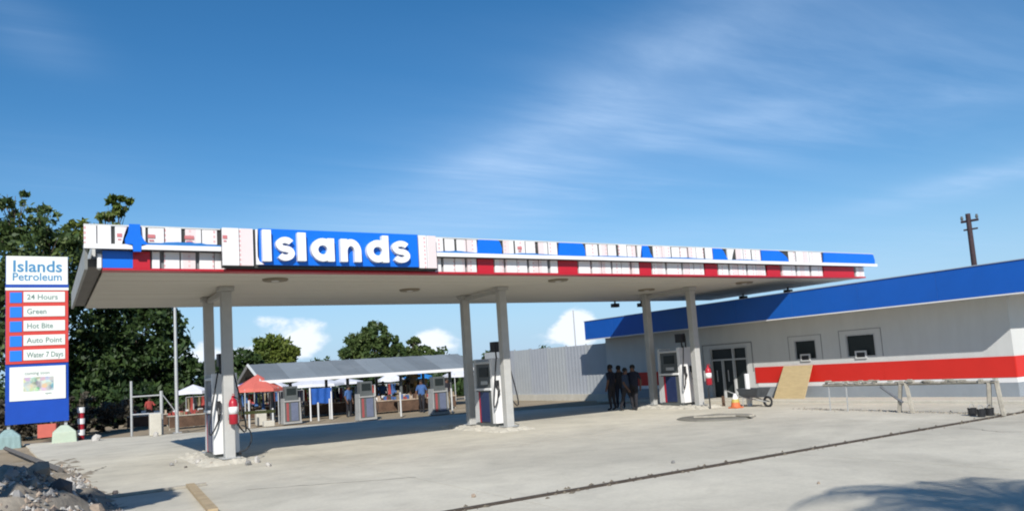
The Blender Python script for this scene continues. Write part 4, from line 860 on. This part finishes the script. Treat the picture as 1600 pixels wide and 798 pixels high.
def rack(px, py, Y, wd_, cols, label):
    q = on_y(px, py, Y); x, y_, z = q.x, q.y, max(1.5, q.z); t = thing('clothes_rack', (x, y_, -.06), label, 'clothes rack', 'racks of hung clothes in the market')
    for sx_ in (-1, 1): MB().tube([(x + sx_ * wd_ / 2, y_, -.06), (x + sx_ * wd_ / 2, y_, z)], .025, 5).build('post', steel, t)
    MB().tube([(x - wd_ / 2, y_, z), (x + wd_ / 2, y_, z)], .02, 5).build('rail', steel, t)
    gm = MB(); n_ = int(wd_ * 5)
    for k in range(n_):
        a_ = x - wd_ / 2 + wd_ * (k + .5) / n_; w2 = rng.uniform(.07, .13); l2 = rng.uniform(.5, 1.0); dy = rng.uniform(-.08, .08)
        gm.add([(a_ - w2 * .5, y_ + dy, z), (a_ + w2 * .5, y_ + dy, z), (a_ + w2, y_ + dy - .05, z - l2), (a_ - w2, y_ + dy + .05, z - l2), (a_, y_ + dy + .08, z - l2 * .5)], [(0, 1, 4), (1, 2, 4), (2, 3, 4), (3, 0, 4)], int(rng.integers(len(cols))))
    o = gm.build('hung_clothes', cols, t); o['kind'] = 'stuff'
for i, (px, py, Y, wd_, lb) in enumerate(((395, 626, 47, 2.6, 'rack of dark and red clothes under the red tent'), (447, 618, 48, 2.2, 'rack of mixed clothes behind the leftmost old pump'), (535, 620, 47, 2.4, 'rack of blue clothes just left of the middle old pump'), (602, 622, 48, 2.0, 'rack of pale and blue clothes right of the middle old pump'),
        (625, 618, 50, 1.8, 'rack of dark clothes left of the brown heap'), (685, 620, 47, 1.8, 'rack of clothes behind the right old pump'), (322, 618, 48, 2.2, 'rack of dark clothes seen left of the left columns'), (478, 622, 52, 3.4, 'long rack of dark clothes far behind the blue tarp'))):
    rack(px, py, Y, wd_, [navyc, darkc, bluec, whitec, redc, navyc, khaki], lb)
def stall(px, py, wd_, m, goods, label, h_=.85, rot=-.5):
    p = on_z(px, py, -.06); t = thing('market_stall', (p.x, p.y, -.06), label, 'market stall', 'market stalls'); x, y_ = p.x, p.y
    box('counter_top', m, t, x - wd_ / 2, x + wd_ / 2, y_ - .4, y_ + .4, h_ - .22, h_ - .16)
    box('front_board', brown, t, x - wd_ / 2 + .04, x + wd_ / 2 - .04, y_ - .36, y_ - .33, .05, h_ - .23)
    for sx_ in (-1, 1): box('leg', oldwood, t, x + sx_ * (wd_ / 2 - .06) - .03, x + sx_ * (wd_ / 2 - .06) + .03, y_ - .33, y_ - .27, -.06, h_ - .22)
    gm = MB()
    for k in range(int(wd_ * 14)):
        a_ = rng.uniform(-wd_ / 2 + .1, wd_ / 2 - .1); s = rng.uniform(.04, .13, 3); gy = rng.uniform(-.3, .3); gm.box(x + a_ - s[0], x + a_ + s[0], y_ + gy - s[1], y_ + gy + s[1], h_ - .158, h_ - .158 + s[2] * 2, int(rng.integers(len(goods))))
    o = gm.build('goods', goods, t); o['kind'] = 'stuff'
G1 = [brown, whitec, redc, bluec, khaki, tan]
for i, (px, py, wd_, lb) in enumerate(((395, 655, 4.0, 'long tan stall counter below the red tent'), (520, 648, 3.6, 'tan stall counter behind the leftmost old pump'), (605, 645, 3.4, 'low brown stall right of the middle old pump'), (665, 641, 3.6, 'stall with pale boards below the blue umbrella'), (230, 668, 2.2, 'stall with pale goods behind the pipe gate'), (300, 668, 2.4, 'stall below the pale umbrella near the columns'))):
    stall(px, py, wd_, tan if i < 4 else oldwood, G1, lb)
# blue tarp hung on a line between two posts
a, b = on_y(484, 607, 40.1), on_y(517, 605, 40.1)
t = thing('hanging_tarp', (a.x, a.y, -.06), 'blue tarp hung between white posts under the low shelter', 'tarp'); vs = []
for j in range(5):
    for i in range(11): q = a.lerp(b, i / 10); vs.append((q.x, q.y + .08 * math.sin(i * 1.7) + .03 * j, q.z - .2 * j * (1 + .03 * math.sin(i))))
MB().add(vs, [(j * 11 + i, j * 11 + i + 1, (j + 1) * 11 + i + 1, (j + 1) * 11 + i) for j in range(4) for i in range(10)]).build('tarp_cloth', tarpblue, t, smooth=True)
for q in (a, b): MB().tube([(q.x, q.y, -.06), (q.x, q.y, q.z + .05)], .04, 6).build('pole', white, t)
# brown heap of goods
p = on_y(648, 612, 46)
hp2 = MB()
for k in range(90):
    a_ = rng.normal(0, .5); q = rng.uniform(-.06, 1.9) ; s = rng.uniform(.08, .2, 3); hp2.box(p.x + a_ * (1.3 - .4 * q) - s[0], p.x + a_ * (1.3 - .4 * q) + s[0], p.y + rng.uniform(-.5, .5) - s[1], p.y + .5, q - s[2], q + s[2], int(rng.integers(3)))
tag(hp2.build('goods_heap', [brown, khaki, mat('straw', (.4, .27, .1), .9, .2, 4)]), 'tall heap of brown and straw coloured goods under the blue umbrella', None, None, 'stuff')
# white marker posts at the pad edge and a concrete block
wl = ['far left white post under the red tent', 'white post just left of the leftmost old pump', 'white post below the blue tarp left side', 'white post below the blue tarp right side', 'white post with grey board near the right old pump', 'pale post in front of the grey sheet fence']
for k, (px, pt, pb) in enumerate(((390, 625, 668), (427, 637, 665), (498, 628, 657), (516, 622, 654), (627, 612, 650), (707, 606, 644))):
    p = on_z(px, pb); z = on_y(px, pt, p.y).z
    tag(MB().tube([(p.x, p.y, 0), (p.x, p.y, z)], .045, 8).build('marker_post', lgrey), wl[k], 'post', 'white posts along the back edge of the concrete')
for k, (px, py) in enumerate(((408, 664), (420, 666), (243, 680))):
    p = on_z(px, py); tag(box('concrete_block', concrete_pale, None, p.x - .25, p.x + .25, p.y - .2, p.y + .2, 0, (.75, .28, 1.0)[k], bevel=.03), ('tall pale block at the slab edge below the red tent', 'low pale block right of the tall block', 'pale upright block beside the pipe gate')[k], 'concrete block')
a, b = on_z(368, 640, .95), on_z(430, 636, .95); 
plank(Vector((a.x * .86, a.y * .86 , .9)), Vector((b.x * .86, b.y * .86, .9)), .05, .12, yellow, 'barrier_board', 'yellow topped barrier board behind the extinguisher column', 'barrier')
# low wall added as a dark back far behind the market
bw = box('dark_back_wall', mat('dark_wall', (.10, .09, .08), .95, .3, 1), None, -30, 22, 74, 74.3, -.06, 2.2); tag(bw, 'long dark wall added as a dark back behind the market and trees', 'wall')

# ------------------------------------------------------------------ trees
def leaves(lobes, n, size, m, name, parent):
    cs = []; tot = sum(r ** 2 for *_, r in lobes)
    for (x, y, z, r) in lobes:
        k = int(n * r * r / tot); d = rng.normal(size=(k, 3)); d /= np.linalg.norm(d, axis=1)[:, None]
        rad = r * (0.45 + 0.6 * rng.random(k) ** .6)
        # clump: pull leaves to random twig ends
        ncl = max(8, k // 38); cd_ = rng.normal(size=(ncl, 3)); cd_ /= np.linalg.norm(cd_, axis=1)[:, None]; cr_ = r * (.55 + .5 * rng.random(ncl)); cc = cd_ * cr_[:, None]
        idx = rng.integers(ncl, size=k); pts = cc[idx] + rng.normal(size=(k, 3)) * r * .11
        cs.append(pts * np.array([1, 1, .85]) + np.array([x, y, z]))
    P = np.concatenate(cs); k = len(P); a = rng.normal(size=(k, 3)); a /= np.linalg.norm(a, axis=1)[:, None]; b = np.cross(a, rng.normal(size=(k, 3))); b /= np.linalg.norm(b, axis=1)[:, None]
    s = size * (.6 + .8 * rng.random((k, 1))); V = np.stack([P - a * s, P - b * s * .45, P + a * s, P + b * s * .45], 1).reshape(-1, 3)
    me = bpy.data.meshes.new(name); me.vertices.add(4 * k); me.vertices.foreach_set('co', V.ravel()); me.loops.add(4 * k); me.loops.foreach_set('vertex_index', np.arange(4 * k)); me.polygons.add(k); me.polygons.foreach_set('loop_start', np.arange(k) * 4); me.polygons.foreach_set('loop_total', np.full(k, 4)); me.update(); me.materials.append(m)
    o = bpy.data.objects.new(name, me); C.objects.link(o); o.parent = parent; o.matrix_parent_inverse = Matrix.Translation(-Vector(parent.location)); return o
def tree(name, label, base_px, Y, lobes, n, size, m, group=None, tr_r=.3):
    L_ = []
    for (px, py, rp, dy) in lobes:
        c_ = on_y(px, py, Y + dy); L_.append((c_.x, c_.y, c_.z, rp * (c_ - CAM).length / 1230))
    b = on_y(base_px, 640, Y); t = thing(name, (b.x, b.y, -.06), label, 'tree', group)
    leaves(L_, n, size, m, 'crown', t)
    top = max(q[2] for q in L_); cx = sum(q[0] for q in L_) / len(L_); cy = sum(q[1] for q in L_) / len(L_)
    fork = Vector((b.x + (cx - b.x) * .4, b.y + (cy - b.y) * .4, -.06 + (min(q[2] for q in L_)) * .55)); fork.z = max(1.6, fork.z)
    mb = MB().tube([(b.x, b.y, -.2), (b.x + .1, b.y, fork.z * .5), fork], [tr_r * 1.25, tr_r, tr_r * .8], 9)
    for (x, y_, z, r_) in L_:
        e = Vector((x, y_, z)); mid = fork.lerp(e, .5) + Vector((rng.normal(0, r_ * .1), rng.normal(0, r_ * .1), r_ * .15)); mb.tube([fork, mid, e], [tr_r * .6, tr_r * .35, tr_r * .12], 6)
        for k in range(4): d = Vector(rng.normal(size=3)).normalized(); d.z = abs(d.z); mb.tube([mid.lerp(e, .3 + .15 * k), e + d * r_ * .8], [tr_r * .18, tr_r * .05], 5)
    mb.build('trunk', barkm, t); return t
tree('broadleaf_tree', 'big dark tree rising behind the pylon sign at the left edge', 40, 58, [(-10, 420, 75, 0), (60, 400, 62, 0), (20, 345, 42, 0), (100, 440, 60, 1), (40, 500, 80, 2), (105, 390, 34, 0), (-30, 560, 90, 0), (20, 315, 18, 0), (70, 335, 20, 0), (-60, 350, 50, 0)], 14000, .22, leafB)
tree('broadleaf_tree', 'wide dark tree below the left end of the canopy', 215, 62, [(150, 560, 60, 0), (210, 520, 62, 0), (200, 590, 60, 2), (262, 560, 44, 0), (295, 590, 34, 0), (150, 640, 50, 3), (235, 460, 40, 0), (140, 460, 50, 0), (180, 420, 34, 0), (270, 505, 22, 0), (130, 600, 50, 3), (275, 620, 34, 2)], 23000, .24, leafA)
tree('broadleaf_tree', 'slender branch topped tree poking above the canopy corner', 175, 66, [(165, 345, 17, 0), (188, 318, 17, 0), (178, 330, 12, 0), (135, 365, 22, 0), (150, 400, 30, 0), (110, 360, 15, 0)], 3600, .24, leafC, tr_r=.22)
tree('broadleaf_tree', 'small dark tree under the canopy left of the low shelter roof', 375, 78, [(378, 570, 26, 0), (365, 590, 26, 0), (395, 590, 22, 0), (345, 585, 26, 0)], 5200, .28, leafA)
tree('broadleaf_tree', 'round green tree rising left above the low shelter roof', 425, 80, [(425, 548, 27, 0), (412, 562, 22, 0), (445, 562, 20, 0), (460, 550, 12, 0), (400, 575, 18, 0)], 7000, .27, leafC)
tree('broadleaf_tree', 'tall green tree in the middle above the low shelter roof', 580, 84, [(585, 525, 22, 0), (560, 535, 20, 0), (548, 552, 18, 0), (580, 550, 26, 0), (588, 506, 10, 0), (605, 540, 20, 0)], 7500, .27, leafB)
tree('broadleaf_tree', 'low green tree right of the tall middle tree', 640, 84, [(625, 550, 15, 0), (645, 552, 14, 0), (665, 552, 15, 0), (648, 535, 10, 0), (685, 558, 10, 0)], 5200, .27, leafB)
wd_t = thing('x', (0, 0, 0), None, None); bpy.data.objects.remove(wd_t)
leafD = leafmat('leaf_fill_dark', (0.012, 0.012, 0.010), (0.10, 0.085, 0.06), .1)
L4 = []
for k in range(34):
    q = on_y(-20 + k * 6.6, 640, 46.5 + rng.uniform(-1, 3)); L4.append((q.x, q.y, rng.uniform(.3, 1.5), rng.uniform(.5, .9)))
for k in range(12):
    q = on_y(210 + k * 11, 640, 51 + rng.uniform(-1, 2)); L4.append((q.x, q.y, rng.uniform(.1, .8), rng.uniform(.5, .8)))
hold = thing('dark_leaf_fill', (0, 46, -.06), 'x', 'x'); ug = leaves(L4, 15000, .13, leafD, 'dark_leaf_fill', hold); ug.parent = None; ug.matrix_parent_inverse = Matrix(); bpy.data.objects.remove(hold); ug.name = 'dark_leaf_fill'  # leafy mass added as dark fill for the shaded market crowd
tag(ug, 'dark leafy fill added for the shaded crowd along the back edge of the concrete at the left', 'brush', None, 'stuff')
# far wood along the horizon reads as one mass
em = bpy.data.objects.new('tmp_root', None); L2 = []
for k in range(46):
    an = -8 + k * 1.9; d = 150 + rng.uniform(-10, 20); x = d * math.sin(R(an)); y_ = d * math.cos(R(an)); L2.append((x, y_, rng.uniform(1, 3), rng.uniform(3.0, 5.2)))
hold = thing('far_wood', (0, 150, -.06), 'low dark green wood along the horizon', 'wood')
fw = leaves(L2, 26000, .5, leafA, 'far_wood', hold); fw.parent = None; fw.matrix_parent_inverse = Matrix(); bpy.data.objects.remove(hold); fw.name = 'far_wood'
tag(fw, 'low dark green wood along the horizon behind the market', 'wood', None, 'stuff')
L3 = []
for k in range(64):
    q = on_y(60 + k * 10.5, 640, 60 + rng.uniform(-3, 4)); L3.append((q.x, q.y, rng.uniform(.6, 1.6), rng.uniform(1.3, 2.1)))
hold = thing('undergrowth_fill', (0, 60, -.06), 'x', 'x'); ug = leaves(L3, 30000, .26, leafA, 'undergrowth_fill', hold); ug.parent = None; ug.matrix_parent_inverse = Matrix(); bpy.data.objects.remove(hold); ug.name = 'undergrowth_fill'  # added dark fill, keeps the strip behind gate and market dark
tag(ug, 'tangled dark leaves added as dark fill below the trees and behind the market', 'undergrowth_fill', None, 'stuff')
# palm behind the camera: throws the frond shadow on the right foreground
def palm(x, y, h, label, n=15, fl=2.9):
    t = thing('palm_tree', (x, y, -.06), label, 'palm tree', 'palms standing behind the photographer')
    MB().tube([(x - .5, y - .3, -.2), (x - .2, y, h * .5), (x, y, h)], [.24, .17, .13], 10).build('trunk', barkm, t)
    for k in range(n):
        a = k * 2 * math.pi / n + rng.uniform(-.15, .15); up = rng.uniform(.2, .9); mb = MB(); pts = []
        for i in range(9): s = i / 8; r_ = fl * s; pts.append(Vector((x + r_ * math.cos(a), y + r_ * math.sin(a), h + up * math.sin(s * 2.2) * 1.1 - 1.3 * s * s)))
        mb.tube(pts, [.035 - .003 * i for i in range(9)], 5)
        sd = Vector((-math.sin(a), math.cos(a), 0))
        for i in range(1, 33):
            s = i / 33; j = min(7, int(s * 8)); p_ = pts[j].lerp(pts[j + 1], s * 8 - j); fw_ = (pts[j + 1] - pts[j]).normalized()
            for q in (-1, 1): e = p_ + (sd * q * .75 + fw_ * .45 + Vector((0, 0, -.3))) * (.75 * math.sin(math.pi * min(1, s * .85 + .12))); mb.add([p_ - fw_ * .03, p_ + fw_ * .03, e], [(0, 1, 2)])
        mb.build('frond', leafB, t)
def shade_tree(x, y, z, rr, label):
    t = thing('broadleaf_tree', (x, y, -.06), label, 'tree'); leaves([(x, y, z, rr), (x + .9, y + .7, z - .5, rr * .7), (x - .8, y - .5, z + .3, rr * .8)], 5000, .15, leafB, 'crown', t)
    MB().tube([(x, y, -.2), (x + .1, y, z * .5), (x, y, z)], [.22, .17, .08], 9).build('trunk', barkm, t)
shade_tree(-2.75, 9.7, 5.0, .8, 'small leafy tree out of view at the left that shades the rubble')
for (px, py, h, n, lb) in ((1590, 783, 8.0, 17, 'taller palm standing behind the photographer to the right'), (1610, 815, 6.6, 13, 'shorter palm beside the taller one behind the photographer')):
    s_ = on_z(px, py); k = h / -LIGHT.z; palm(s_.x - LIGHT.x * k - LIGHT.x * 0, s_.y - LIGHT.y * k, h, lb, n)
